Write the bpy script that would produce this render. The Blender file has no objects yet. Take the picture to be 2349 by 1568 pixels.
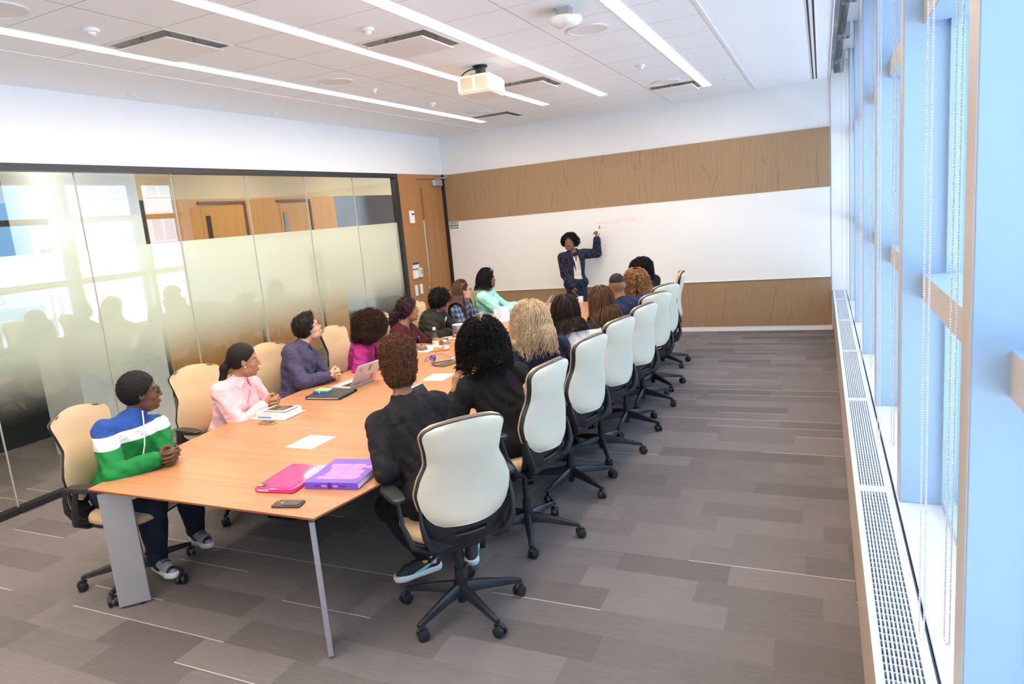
import bpy, math, random
import numpy as np
from mathutils import Vector, Matrix
random.seed(7)
SC = bpy.context.scene
COL = SC.collection
PI = math.pi

# ------------------------------------------------------------------ camera, sky, exposure
cam = bpy.data.cameras.new('camera'); camo = bpy.data.objects.new('camera', cam); COL.objects.link(camo)
def _rot(r):
    r = np.array(r); th = np.linalg.norm(r); k = r / th
    K = np.array([[0, -k[2], k[1]], [k[2], 0, -k[0]], [-k[1], k[0], 0]])
    return np.eye(3) + math.sin(th) * K + (1 - math.cos(th)) * K @ K
_R = _rot([.1909014, .4447, -.0534]) @ np.array([[1, 0, 0], [0, 0, -1], [0, 1, 0]], float)
_M = np.array([_R[0], -_R[1], -_R[2]]).T
camo.matrix_world = Matrix([[*_M[0], 0], [*_M[1], 0], [*_M[2], 2.004], [0, 0, 0, 1]])
cam.sensor_width = 36; cam.sensor_fit = 'HORIZONTAL'
cam.lens = 1589.94 / 2349 * 36
cam.shift_x = 48.508 / 2349; cam.shift_y = -7.972 / 2349
cam.clip_start = .02; cam.clip_end = 400
SC.camera = camo
world = bpy.data.worlds.new('sky'); SC.world = world; world.use_nodes = True
wn = world.node_tree; wn.nodes['Background'].inputs[0].default_value = (.42, .68, 1.0, 1); wn.nodes['Background'].inputs[1].default_value = 2.1
SC.view_settings.view_transform = 'Standard'; SC.view_settings.look = 'None'; SC.view_settings.gamma = 1
SC.view_settings.use_curve_mapping = False; SC.view_settings.exposure = 0.60
SC.cycles.use_denoising = True
SC.cycles.max_bounces = 8; SC.cycles.diffuse_bounces = 5; SC.cycles.glossy_bounces = 4; SC.cycles.transparent_max_bounces = 16
SC.cycles.sample_clamp_indirect = 6
STRIP_L = 22.0
STRIP_C = (1.0, .86, .70)
sun = bpy.data.lights.new('sun', 'SUN'); sun.energy = 15; sun.color = (.86, .93, 1.0); sun.angle = .01
suno = bpy.data.objects.new('sun', sun); COL.objects.link(suno); suno.location = (-30, -10, 40)
suno.rotation_euler = Vector((-.75, -.25, .80)).to_track_quat('Z', 'Y').to_euler()   # from behind the building onto the street fronts

# ------------------------------------------------------------------ materials
def nodes_of(name):
    m = bpy.data.materials.new(name); m.use_nodes = True
    nt = m.node_tree; return m, nt, nt.nodes['Principled BSDF']
def N(nt, t, **kw):
    n = nt.nodes.new(t)
    for k, v in kw.items():
        if k.startswith('i_'):
            n.inputs[k[2:].replace('_', ' ')].default_value = v
        else: setattr(n, k, v)
    return n
def L(nt, a, b): nt.links.new(a, b)
def rgb(c): return (c[0], c[1], c[2], 1)
def mix_c(nt, fac, a, b):
    n = nt.nodes.new('ShaderNodeMix'); n.data_type = 'RGBA'
    for s, v in ((0, fac), (6, a), (7, b)):
        if hasattr(v, 'is_linked') or isinstance(v, bpy.types.NodeSocket): nt.links.new(v, n.inputs[s])
        else: n.inputs[s].default_value = v if s == 0 else rgb(v)
    return n.outputs[2]
def mth(nt, op, a, b=0.0, c=0.0):
    n = nt.nodes.new('ShaderNodeMath'); n.operation = op
    for i, v in enumerate((a, b, c)):
        if isinstance(v, bpy.types.NodeSocket): nt.links.new(v, n.inputs[i])
        else: n.inputs[i].default_value = v
    return n.outputs[0]
def coords(nt, scale=(1, 1, 1)):
    tc = nt.nodes.new('ShaderNodeTexCoord'); mp = nt.nodes.new('ShaderNodeMapping'); mp.inputs['Scale'].default_value = scale
    nt.links.new(tc.outputs['Object'], mp.inputs[0]); return mp.outputs[0]
def plain(name, c, rough=.5, metal=0, var=.06, vs=30, bump=0, bs=200, spec=.5, stretch=(1, 1, 1), sheen=0, coat=0):
    """a colour with slight uneven tone and, for cloth or grain, a fine bump"""
    m, nt, b = nodes_of(name)
    co = coords(nt, stretch)
    nz = N(nt, 'ShaderNodeTexNoise'); nz.inputs['Scale'].default_value = vs; nz.inputs['Detail'].default_value = 3; L(nt, co, nz.inputs['Vector'])
    col = mix_c(nt, nz.outputs['Fac'], tuple(x * (1 - var) for x in c), tuple(min(1, x * (1 + var)) for x in c))
    L(nt, col, b.inputs['Base Color'])
    b.inputs['Roughness'].default_value = rough; b.inputs['Metallic'].default_value = metal
    b.inputs['Specular IOR Level'].default_value = spec
    if sheen: b.inputs['Sheen Weight'].default_value = sheen
    if coat: b.inputs['Coat Weight'].default_value = coat
    if bump:
        n2 = N(nt, 'ShaderNodeTexNoise'); n2.inputs['Scale'].default_value = bs; n2.inputs['Detail'].default_value = 2; L(nt, co, n2.inputs['Vector'])
        bp = N(nt, 'ShaderNodeBump'); bp.inputs['Strength'].default_value = bump; bp.inputs['Distance'].default_value = .004
        L(nt, n2.outputs['Fac'], bp.inputs['Height']); L(nt, bp.outputs[0], b.inputs['Normal'])
    return m
def cloth(name, c, rough=.9, fold=.5, sheen=.0, var=.07):
    """woven cloth with soft folds"""
    m, nt, b = nodes_of(name)
    co = coords(nt)
    nz = N(nt, 'ShaderNodeTexNoise'); nz.inputs['Scale'].default_value = 9; nz.inputs['Detail'].default_value = 3; nz.inputs['Distortion'].default_value = 1.2; L(nt, co, nz.inputs['Vector'])
    col = mix_c(nt, nz.outputs['Fac'], tuple(x * (1 - var) for x in c), tuple(min(1, x * (1 + var)) for x in c))
    L(nt, col, b.inputs['Base Color'])
    w = N(nt, 'ShaderNodeTexWave'); w.inputs['Scale'].default_value = 4.5; w.inputs['Distortion'].default_value = 9; w.inputs['Detail'].default_value = 1; w.inputs['Detail Scale'].default_value = .8
    w.bands_direction = 'DIAGONAL'; L(nt, co, w.inputs['Vector'])
    bp = N(nt, 'ShaderNodeBump'); bp.inputs['Strength'].default_value = fold; bp.inputs['Distance'].default_value = .02
    L(nt, w.outputs['Fac'], bp.inputs['Height']); L(nt, bp.outputs[0], b.inputs['Normal'])
    b.inputs['Roughness'].default_value = rough; b.inputs['Sheen Weight'].default_value = sheen; b.inputs['Specular IOR Level'].default_value = .25
    return m, nt, b, co, col
def cl(name, c, **k): return cloth(name, c, **k)[0]
def wood(name, c1, c2, axis='X', rough=.45, scale=1.0, spec=.5):
    m, nt, b = nodes_of(name)
    s = {'X': (.8, 26, 26), 'Y': (26, .8, 26), 'Z': (26, 26, .8)}[axis]
    co = coords(nt, tuple(v * scale for v in s))
    nz = N(nt, 'ShaderNodeTexNoise'); nz.inputs['Scale'].default_value = 1.6; nz.inputs['Detail'].default_value = 5; nz.inputs['Distortion'].default_value = .35; L(nt, co, nz.inputs['Vector'])
    cr = N(nt, 'ShaderNodeValToRGB'); cr.color_ramp.elements[0].position = .3; cr.color_ramp.elements[1].position = .72
    cr.color_ramp.elements[0].color = rgb(c1); cr.color_ramp.elements[1].color = rgb(c2)
    L(nt, nz.outputs['Fac'], cr.inputs[0]); L(nt, cr.outputs[0], b.inputs['Base Color'])
    b.inputs['Roughness'].default_value = rough; b.inputs['Specular IOR Level'].default_value = spec
    return m

M = {}
M['white_paint'] = plain('white_paint', (.78, .775, .77), .85, var=.02, vs=2, bump=.05, bs=300)
M['trim_white'] = plain('trim_white', (.82, .80, .76), .5, var=.02)
M['black_metal'] = plain('black_metal', (.018, .017, .02), .4, var=.1)
M['dark_metal'] = plain('dark_metal', (.03, .03, .035), .45, metal=.4)
M['chair_black'] = plain('chair_black', (.018, .019, .022), .42, var=.1, bump=.08, bs=900)
M['chair_shell'] = plain('chair_shell', (.67, .585, .44), .85, var=.03, bump=.12, bs=700, sheen=.2)
M['chair_tan'] = plain('chair_tan', (.62, .44, .25), .85, var=.05, bump=.2, bs=600, sheen=.2)
M['aluminium'] = plain('aluminium', (.50, .50, .52), .38, metal=.55, var=.04, vs=200)
M['steel'] = plain('steel', (.62, .62, .62), .25, metal=.9)
M['laptop_silver'] = plain('laptop_silver', (.62, .60, .62), .35, metal=.35, var=.02)
M['paper'] = plain('paper', (.86, .85, .80), .8, var=.02)
M['white_plastic'] = plain('white_plastic', (.82, .81, .79), .4, var=.02)
M['cream_plastic'] = plain('cream_plastic', (.80, .74, .62), .45, var=.02)
M['grille_gap'] = plain('grille_gap', (.03, .028, .03), .8)
M['key_black'] = plain('key_black', (.02, .02, .02), .5)
M['screen_dark'] = plain('screen_dark', (.03, .025, .025), .08)
M['table_wood'] = wood('table_wood', (.38, .160, .070), (.50, .245, .115), 'X', .36)
M['table_edge'] = wood('table_edge', (.24, .07, .02), (.32, .11, .035), 'X', .5)
M['door_wood'] = wood('door_wood', (.36, .155, .048), (.44, .205, .07), 'Z', .5, .6)
M['corridor_wood'] = wood('corridor_wood', (.50, .21, .035), (.60, .27, .055), 'Z', .5, .6)
M['board'] = plain('board', (.84, .82, .79), .22, var=.01)
M['fin_daylight_blue'] = plain('fin_daylight_blue', (.36, .50, .66), .5, var=.02)  # blue cast of the daylight is put into the fin and frame colour
M['fin_edge_roomlight'] = plain('fin_edge_roomlight', (.50, .43, .38), .45, var=.03)  # warm room light reflected on the front edges, painted as a tan colour
M['sill_daylight_tint'] = plain('sill_daylight_tint', (.66, .69, .77), .4, var=.02)  # cool daylight cast mixed into the sill and grille colour
M['radiator_front'] = plain('radiator_front', (.42, .33, .25), .4, var=.04)
M['red_ink'] = plain('red_ink', (.9, .28, .22), .6)
M['green_sign'] = plain('green_sign', (.03, .16, .05), .5)
M['drywall_dark'] = plain('drywall_dark', (.05, .05, .055), .6)
M['neck_grey'] = plain('neck_grey', (.20, .20, .20), .5, metal=.3)

def panel_wood():
    m, nt, b = nodes_of('veneer_panel')
    co = coords(nt, (1, 1, 1))
    mp = coords(nt, (30, 30, .9))
    nz = N(nt, 'ShaderNodeTexNoise'); nz.inputs['Scale'].default_value = 2.2; nz.inputs['Detail'].default_value = 5; L(nt, mp, nz.inputs['Vector'])
    base = mix_c(nt, nz.outputs['Fac'], (.30, .18, .09), (.38, .24, .13))
    # thin branching stems running up the veneer
    w = N(nt, 'ShaderNodeTexVoronoi'); w.feature = 'DISTANCE_TO_EDGE'; w.inputs['Scale'].default_value = 1
    L(nt, coords(nt, (13, 13, .5)), w.inputs['Vector'])
    ln = mth(nt, 'LESS_THAN', w.outputs['Distance'], .013)
    L(nt, mix_c(nt, mth(nt, 'MULTIPLY', ln, .32), base, (.12, .065, .03)), b.inputs['Base Color'])
    b.inputs['Roughness'].default_value = .5
    return m
M['veneer'] = panel_wood()

def carpet():
    m, nt, b = nodes_of('carpet_planks')
    tc = nt.nodes.new('ShaderNodeTexCoord'); sp = nt.nodes.new('ShaderNodeSeparateXYZ'); L(nt, tc.outputs['Object'], sp.inputs[0])
    y = mth(nt, 'DIVIDE', sp.outputs[1], .205); row = mth(nt, 'FLOOR', y); fy = mth(nt, 'SUBTRACT', y, row)
    wn1 = N(nt, 'ShaderNodeTexWhiteNoise', noise_dimensions='1D'); L(nt, row, wn1.inputs['W'])
    x = mth(nt, 'ADD', mth(nt, 'DIVIDE', sp.outputs[0], .60), mth(nt, 'MULTIPLY', wn1.outputs['Value'], 7.0)); colx = mth(nt, 'FLOOR', x)
    cmb = nt.nodes.new('ShaderNodeCombineXYZ'); L(nt, row, cmb.inputs[0]); L(nt, colx, cmb.inputs[1])
    wn2 = N(nt, 'ShaderNodeTexWhiteNoise', noise_dimensions='2D'); L(nt, cmb.outputs[0], wn2.inputs['Vector'])
    cr = N(nt, 'ShaderNodeValToRGB'); e = cr.color_ramp.elements
    e[0].position = 0; e[0].color = (.145, .124, .118, 1); e[1].position = 1; e[1].color = (.21, .182, .174, 1)
    L(nt, wn2.outputs['Value'], cr.inputs[0])
    s = N(nt, 'ShaderNodeSeparateColor'); L(nt, wn2.outputs['Color'], s.inputs[0])
    line = mth(nt, 'MULTIPLY', mth(nt, 'GREATER_THAN', s.outputs[1], .74), mth(nt, 'LESS_THAN', fy, .026))
    streak = N(nt, 'ShaderNodeTexNoise'); streak.inputs['Scale'].default_value = 1; streak.inputs['Detail'].default_value = 2; L(nt, coords(nt, (5, 90, 5)), streak.inputs['Vector'])
    fine = N(nt, 'ShaderNodeTexNoise'); fine.inputs['Scale'].default_value = 320; fine.inputs['Detail'].default_value = 2; L(nt, tc.outputs['Object'], fine.inputs['Vector'])
    k = mth(nt, 'ADD', mth(nt, 'MULTIPLY', fine.outputs['Fac'], .8), mth(nt, 'MULTIPLY', streak.outputs['Fac'], .35))
    k = mth(nt, 'ADD', k, .42)
    hsv = nt.nodes.new('ShaderNodeMix'); hsv.data_type = 'RGBA'; hsv.blend_type = 'MULTIPLY'; hsv.inputs[0].default_value = 1
    L(nt, cr.outputs[0], hsv.inputs[6]); L(nt, k, hsv.inputs[7])
    L(nt, mix_c(nt, line, hsv.outputs[2], (.62, .56, .50)), b.inputs['Base Color'])
    b.inputs['Roughness'].default_value = .95; b.inputs['Specular IOR Level'].default_value = .15
    bp = N(nt, 'ShaderNodeBump'); bp.inputs['Strength'].default_value = .5; bp.inputs['Distance'].default_value = .004
    L(nt, fine.outputs['Fac'], bp.inputs['Height']); L(nt, bp.outputs[0], b.inputs['Normal'])
    return m
M['carpet'] = carpet()

GX = [-4.91, -4.56, -4.44, -3.84, -3.345, -3.235, -2.555, -2.445, -1.96, -1.365, -1.255, -.83]   # ceiling grid lines across the room
GY0, GP = 4.08, .6215
def ceiling_mat():
    m, nt, b = nodes_of('ceiling_tiles')
    tc = nt.nodes.new('ShaderNodeTexCoord'); sp = nt.nodes.new('ShaderNodeSeparateXYZ'); L(nt, tc.outputs['Object'], sp.inputs[0])
    x, y = sp.outputs[0], sp.outputs[1]
    fy = mth(nt, 'FRACT', mth(nt, 'DIVIDE', mth(nt, 'SUBTRACT', y, GY0 - GP * 40 - .003), GP))
    ln = mth(nt, 'LESS_THAN', fy, .008)
    for gx in (-4.91, -3.84, -1.96, -.83):
        ln = mth(nt, 'MAXIMUM', ln, mth(nt, 'LESS_THAN', mth(nt, 'ABSOLUTE', mth(nt, 'SUBTRACT', x, gx)), .003))
    inside = mth(nt, 'MULTIPLY', mth(nt, 'GREATER_THAN', x, -4.92), mth(nt, 'LESS_THAN', x, -.82))
    ln = mth(nt, 'MULTIPLY', ln, inside)
    nz = N(nt, 'ShaderNodeTexNoise'); nz.inputs['Scale'].default_value = 180; L(nt, tc.outputs['Object'], nz.inputs['Vector'])
    base = mix_c(nt, nz.outputs['Fac'], (.86, .885, .895), (.90, .925, .935))
    L(nt, mix_c(nt, ln, base, (.36, .30, .27)), b.inputs['Base Color'])
    b.inputs['Roughness'].default_value = .9
    return m
M['ceiling'] = ceiling_mat()

def emis(name, c, s):
    m, nt, b = nodes_of(name)
    b.inputs['Base Color'].default_value = rgb(c); b.inputs['Emission Color'].default_value = rgb(c); b.inputs['Emission Strength'].default_value = s
    return m
M['strip'] = emis('light_strip', STRIP_C, STRIP_L)
M['corr_light'] = emis('corridor_lamp', (1, .93, .80), 20)

def pane(name, tint=(.96, .98, .97), refl=.9, frost=False):
    """thin glass sheet: see-through with Fresnel mirror; the partition also has a dot film that thins out toward the floor"""
    m = bpy.data.materials.new(name); m.use_nodes = True; nt = m.node_tree; nt.nodes.clear()
    out = N(nt, 'ShaderNodeOutputMaterial')
    tr = N(nt, 'ShaderNodeBsdfTransparent'); tr.inputs[0].default_value = rgb(tint)
    gl = N(nt, 'ShaderNodeBsdfGlossy'); gl.inputs['Roughness'].default_value = 0.0; gl.inputs[0].default_value = (1, 1, 1, 1)
    fr = N(nt, 'ShaderNodeLayerWeight'); fr.inputs['Blend'].default_value = .5
    fac = mth(nt, 'MINIMUM', mth(nt, 'MULTIPLY', mth(nt, 'ADD', .042, mth(nt, 'MULTIPLY', mth(nt, 'POWER', fr.outputs['Facing'], 5.0), .95)), refl), 1.0)
    base = tr.outputs[0]
    if frost:
        tc = nt.nodes.new('ShaderNodeTexCoord'); sp = nt.nodes.new('ShaderNodeSeparateXYZ'); L(nt, tc.outputs['Object'], sp.inputs[0])
        z = sp.outputs[2]
        up = nt.nodes.new('ShaderNodeMapRange'); up.interpolation_type = 'SMOOTHSTEP'; up.inputs[1].default_value = .70; up.inputs[2].default_value = 1.38
        L(nt, z, up.inputs[0])
        f = mth(nt, 'MULTIPLY', mth(nt, 'MULTIPLY', up.outputs[0], .97), mth(nt, 'LESS_THAN', z, 2.056))
        df = N(nt, 'ShaderNodeBsdfDiffuse'); df.inputs[0].default_value = (.74, .80, .62, 1)
        tl = N(nt, 'ShaderNodeBsdfTranslucent'); tl.inputs[0].default_value = (.86, .93, .74, 1)
        ms = N(nt, 'ShaderNodeMixShader'); ms.inputs[0].default_value = .5; L(nt, df.outputs[0], ms.inputs[1]); L(nt, tl.outputs[0], ms.inputs[2])
        m2 = N(nt, 'ShaderNodeMixShader'); L(nt, f, m2.inputs[0]); L(nt, base, m2.inputs[1]); L(nt, ms.outputs[0], m2.inputs[2]); base = m2.outputs[0]
    mx = N(nt, 'ShaderNodeMixShader'); L(nt, fac, mx.inputs[0]); L(nt, base, mx.inputs[1]); L(nt, gl.outputs[0], mx.inputs[2])
    L(nt, mx.outputs[0], out.inputs[0])
    return m
M['glass'] = pane('window_glass', (.97, .99, 1))
M['partition_glass'] = pane('partition_glass', (.90, .93, .88), 2.6, True)

# ------------------------------------------------------------------ mesh helpers
class MB:
    """collects shapes into one mesh"""
    def __init__(s): s.v = []; s.f = []; s.mi = []; s.n = 0
    def add(s, v, f, mi=0):
        v = np.asarray(v, float).reshape(-1, 3)
        s.v.append(v); s.f += [tuple(int(i) + s.n for i in q) for q in f]; s.mi += [mi] * len(f); s.n += len(v)
        return s
    def box(s, x0, x1, y0, y1, z0, z1, mi=0, Mx=None):
        v = np.array([(x, y, z) for z in (z0, z1) for y in (y0, y1) for x in (x0, x1)], float)
        if Mx is not None: v = v @ np.array(Mx.to_3x3()).T + np.array(Mx.to_translation())
        return s.add(v, [(0, 2, 3, 1), (4, 5, 7, 6), (0, 1, 5, 4), (2, 6, 7, 3), (0, 4, 6, 2), (1, 3, 7, 5)], mi)
    def bbox(s, x0, x1, y0, y1, z0, z1, r=.005, mi=0, Mx=None):
        """box with all edges chamfered"""
        v = []; idx = {}
        X, Y, Z = (x0, x1), (y0, y1), (z0, z1)
        for i in (0, 1):
            for j in (0, 1):
                for k in (0, 1):
                    sx, sy, sz = (1 - 2 * i) * r, (1 - 2 * j) * r, (1 - 2 * k) * r
                    for a, p in enumerate(((X[i], Y[j] + sy, Z[k] + sz), (X[i] + sx, Y[j], Z[k] + sz), (X[i] + sx, Y[j] + sy, Z[k]))):
                        idx[i, j, k, a] = len(v); v.append(p)
        f = []
        for k in (0, 1): f.append([idx[i, j, k, 2] for i, j in ((0, 0), (1, 0), (1, 1), (0, 1))][::(1 if k else -1)])
        for j in (0, 1): f.append([idx[i, j, k, 1] for i, k in ((0, 0), (1, 0), (1, 1), (0, 1))][::(-1 if j else 1)])
        for i in (0, 1): f.append([idx[i, j, k, 0] for j, k in ((0, 0), (1, 0), (1, 1), (0, 1))][::(1 if i else -1)])
        for i in (0, 1):
            for j in (0, 1): f.append((idx[i, j, 0, 0], idx[i, j, 1, 0], idx[i, j, 1, 1], idx[i, j, 0, 1]))
        for i in (0, 1):
            for k in (0, 1): f.append((idx[i, 0, k, 0], idx[i, 1, k, 0], idx[i, 1, k, 2], idx[i, 0, k, 2]))
        for j in (0, 1):
            for k in (0, 1): f.append((idx[0, j, k, 1], idx[1, j, k, 1], idx[1, j, k, 2], idx[0, j, k, 2]))
        for i in (0, 1):
            for j in (0, 1):
                for k in (0, 1): f.append((idx[i, j, k, 0], idx[i, j, k, 1], idx[i, j, k, 2]))
        v = np.array(v)
        if Mx is not None: v = v @ np.array(Mx.to_3x3()).T + np.array(Mx.to_translation())
        return s.add(v, f, mi)
    def cyl(s, a, b, r0, r1=None, seg=16, caps=True, mi=0):
        r1 = r0 if r1 is None else r1
        a = np.array(a, float); b = np.array(b, float); d = b - a; d /= np.linalg.norm(d) + 1e-12
        u = np.cross(d, (0, 0, 1) if abs(d[2]) < .9 else (1, 0, 0)); u /= np.linalg.norm(u); w = np.cross(d, u)
        t = np.linspace(0, 2 * PI, seg, endpoint=False)
        ring = np.outer(np.cos(t), u) + np.outer(np.sin(t), w)
        v = np.vstack([a + ring * r0, b + ring * r1])
        f = [(i, (i + 1) % seg, seg + (i + 1) % seg, seg + i) for i in range(seg)]
        if caps: f += [tuple(range(seg))[::-1], tuple(range(seg, 2 * seg))]
        return s.add(v, f, mi)
    def lathe(s, prof, c=(0, 0, 0), seg=24, mi=0):
        t = np.linspace(0, 2 * PI, seg, endpoint=False); v = []
        for r, z in prof: v += [(c[0] + r * math.cos(a), c[1] + r * math.sin(a), c[2] + z) for a in t]
        f = [(k * seg + i, k * seg + (i + 1) % seg, (k + 1) * seg + (i + 1) % seg, (k + 1) * seg + i) for k in range(len(prof) - 1) for i in range(seg)]
        return s.add(v, f, mi)
    def tube(s, pts, r, seg=8, closed=False, mi=0, flat=None):
        """tube along points; r may be a list; flat=(vector, factor) squashes along a vector"""
        P = np.array(pts, float); n = len(P)
        if closed: T = np.roll(P, -1, 0) - np.roll(P, 1, 0)
        else: T = np.gradient(P, axis=0)
        T /= np.linalg.norm(T, axis=1)[:, None] + 1e-12
        R_ = np.full(n, r) if np.isscalar(r) else np.array(r)
        up = np.array((0, 0, 1.)) if abs(T[0][2]) < .9 else np.array((1., 0, 0))
        v = []; u = np.cross(T[0], up); u /= np.linalg.norm(u)
        t = np.linspace(0, 2 * PI, seg, endpoint=False)
        for i in range(n):
            u = u - T[i] * (u @ T[i]); u /= np.linalg.norm(u) + 1e-12; w = np.cross(T[i], u)
            ring = (np.outer(np.cos(t), u) + np.outer(np.sin(t), w)) * R_[i]
            if flat is not None:
                fv = np.array(flat[0], float) if flat[0] != 'out' else np.cross(T[i], (1., 0, 0)); fv /= np.linalg.norm(fv); ring -= np.outer(ring @ fv, fv) * (1 - flat[1])
            v.append(P[i] + ring)
        v = np.vstack(v); f = []
        for k in range(n if closed else n - 1):
            k2 = (k + 1) % n
            f += [(k * seg + i, k * seg + (i + 1) % seg, k2 * seg + (i + 1) % seg, k2 * seg + i) for i in range(seg)]
        if not closed: f += [tuple(range(seg))[::-1], tuple(range((n - 1) * seg, n * seg))]
        return s.add(v, f, mi)
    def prism(s, poly, z0, z1, mi=0, Mx=None):
        n = len(poly); v = np.array([(x, y, z0) for x, y in poly] + [(x, y, z1) for x, y in poly], float)
        if Mx is not None: v = v @ np.array(Mx.to_3x3()).T + np.array(Mx.to_translation())
        return s.add(v, [tuple(range(n))[::-1], tuple(range(n, 2 * n))] + [(i, (i + 1) % n, n + (i + 1) % n, n + i) for i in range(n)], mi)
    def sphere(s, c, r, seg=14, rings=8, mi=0, sc=(1, 1, 1)):
        v = []; f = []
        for k in range(rings + 1):
            a = PI * k / rings
            for i in range(seg):
                t = 2 * PI * i / seg; v.append((c[0] + r * sc[0] * math.sin(a) * math.cos(t), c[1] + r * sc[1] * math.sin(a) * math.sin(t), c[2] + r * sc[2] * math.cos(a)))
        for k in range(rings):
            for i in range(seg): f.append((k * seg + i, (k + 1) * seg + i, (k + 1) * seg + (i + 1) % seg, k * seg + (i + 1) % seg))
        return s.add(v, f, mi)
    def build(s, name, mat, parent=None, loc=(0, 0, 0), smooth=False, rel=None):
        V = np.vstack(s.v)
        if rel is not None: V = V - np.array(rel, float)
        return mkobj(name, V, s.f, mat, parent, loc, smooth, s.mi)
def mkobj(name, V, F, mat, parent=None, loc=(0, 0, 0), smooth=False, mi=None):
    me = bpy.data.meshes.new(name)
    V = np.asarray(V, np.float32)
    if isinstance(F, np.ndarray):
        nf, k = F.shape
        me.vertices.add(len(V)); me.vertices.foreach_set('co', V.ravel())
        me.loops.add(nf * k); me.loops.foreach_set('vertex_index', F.astype(np.int32).ravel())
        me.polygons.add(nf); me.polygons.foreach_set('loop_start', np.arange(0, nf * k, k, dtype=np.int32))
        me.update(calc_edges=True)
    else:
        me.from_pydata([tuple(map(float, p)) for p in V], [], F); me.update()
    for m in (mat if isinstance(mat, (list, tuple)) else [mat]): me.materials.append(m)
    if mi is not None and max(mi, default=0) > 0: me.polygons.foreach_set('material_index', np.array(mi, np.int32))
    if smooth == 'auto':
        me.polygons.foreach_set('use_smooth', np.ones(len(me.polygons), bool)); me.set_sharp_from_angle(angle=.6)
    elif smooth: me.polygons.foreach_set('use_smooth', np.ones(len(me.polygons), bool))
    o = bpy.data.objects.new(name, me); COL.objects.link(o); o.location = loc
    if parent: o.parent = parent
    return o
def tag(o, label=None, cat=None, group=None, kind=None):
    if label: o['label'] = label
    if cat: o['category'] = cat
    if group: o['group'] = group
    if kind: o['kind'] = kind
    return o
def empty(name, loc, label, cat, group=None, rz=0):
    o = bpy.data.objects.new(name, None); COL.objects.link(o); o.location = loc; o.rotation_euler = (0, 0, rz)
    o.empty_display_size = .1
    return tag(o, label, cat, group)
def struct(o): o['kind'] = 'structure'; return o
def copy_tree(o, parent=None):
    c = o.copy(); COL.objects.link(c)
    if parent: c.parent = parent; c.matrix_parent_inverse = o.matrix_parent_inverse
    for ch in list(o.children): copy_tree(ch, c)
    return c
def text_mesh(s, size, Mx, bold=0, shear=0, align='LEFT', ext=.0008):
    cu = bpy.data.curves.new('lettering', 'FONT'); cu.body = s; cu.size = size; cu.align_x = align; cu.offset = bold; cu.shear = shear; cu.extrude = ext; cu.resolution_u = 3
    o = bpy.data.objects.new('lettering', cu); COL.objects.link(o)
    dg = bpy.context.evaluated_depsgraph_get(); me = bpy.data.meshes.new_from_object(o.evaluated_get(dg))
    V = np.array([v.co[:] for v in me.vertices]); F = [tuple(p.vertices) for p in me.polygons]
    bpy.data.objects.remove(o); bpy.data.curves.remove(cu); bpy.data.meshes.remove(me)
    V = V @ np.array(Mx.to_3x3()).T + np.array(Mx.to_translation())
    return V, F
def frame(o, x, y, z):
    """matrix with the given axes"""
    m = Matrix.Identity(4)
    for i, a in enumerate((x, y, z)):
        for j in range(3): m[j][i] = a[j]
    for j in range(3): m[j][3] = o[j]
    return m
def RZ(a, o=(0, 0, 0)): return Matrix.Translation(o) @ Matrix.Rotation(a, 4, 'Z')

# ------------------------------------------------------------------ the room
XL, YB, H = -5.87, 10.73, 3.40
XR, XG = .11, .48
Y0 = -1.6
m = MB(); m.box(-9.5, .60, Y0 - .2, YB + 3.5, -.1, 0); struct(m.build('floor', M['carpet']))
# ceiling with openings for the five air diffusers
DIFF = [(-4.42, -3.84, 3.47, 4.08), (-3.20, -2.60, 4.71, 5.32), (-3.20, -2.60, 7.19, 7.81), (-1.94, -1.365, 9.05, 9.67), (-4.42, -3.84, 9.05, 9.67)]
xs = sorted({XL - .1, XR} | {d[i] for d in DIFF for i in (0, 1)}); ys = sorted({Y0 - .2, YB + .2} | {d[i] for d in DIFF for i in (2, 3)})
m = MB()
for a, b in zip(xs[:-1], xs[1:]):
    for c, d in zip(ys[:-1], ys[1:]):
        if any(q[0] - 1e-6 <= a and b <= q[1] + 1e-6 and q[2] - 1e-6 <= c and d <= q[3] + 1e-6 for q in DIFF): continue
        m.box(a, b, c, d, H, H + .02)
struct(m.build('ceiling', M['ceiling']))
m = MB(); m.box(XL - .1, XR, Y0 - .2, YB + .2, H + .30, H + .34)
m.box(XL - .3, XR, Y0 - .2, Y0 - .16, H, H + .34); m.box(XL - .1, XR, YB + .16, YB + .2, H, H + .34); m.box(XL - .12, XL - .1, Y0, YB, H, H + .34)
struct(m.build('trim_plenum', M['drywall_dark']))
m = MB(); m.box(-9.8, .75, Y0 - .6, YB + 3.8, 3.75, 3.95); m.box(-9.8, -9.5, Y0 - .6, YB + 3.8, 0, 3.75); struct(m.build('roof_sun_block', M['white_paint']))  # unseen slab and side added to keep the sun out
m = MB(); m.box(XL - .14, .75, YB + .12, YB + .2, 0, 3.75); struct(m.build('wall_outer', M['white_paint']))
# raised edge trim of the tiled field
m = MB()
for x0, x1 in ((-4.925, -4.91), (-.83, -.80)): m.box(x0, x1, Y0, YB - .02, H - .006, H)
m.box(-4.1, -1.3, YB - .055, YB - .045, H - .004, H); m.box(-4.1, -1.3, YB - .03, YB - .022, H - .004, H)
struct(m.build('trim_1', M['trim_white']))
# blind pocket beside the window
m = MB(); m.box(XR, .62, Y0 - .2, YB + .2, 3.56, 3.60); m.box(XR - .012, XR, Y0, YB, H - .01, 3.58)
struct(m.build('trim_2', M['white_paint']))
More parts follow.
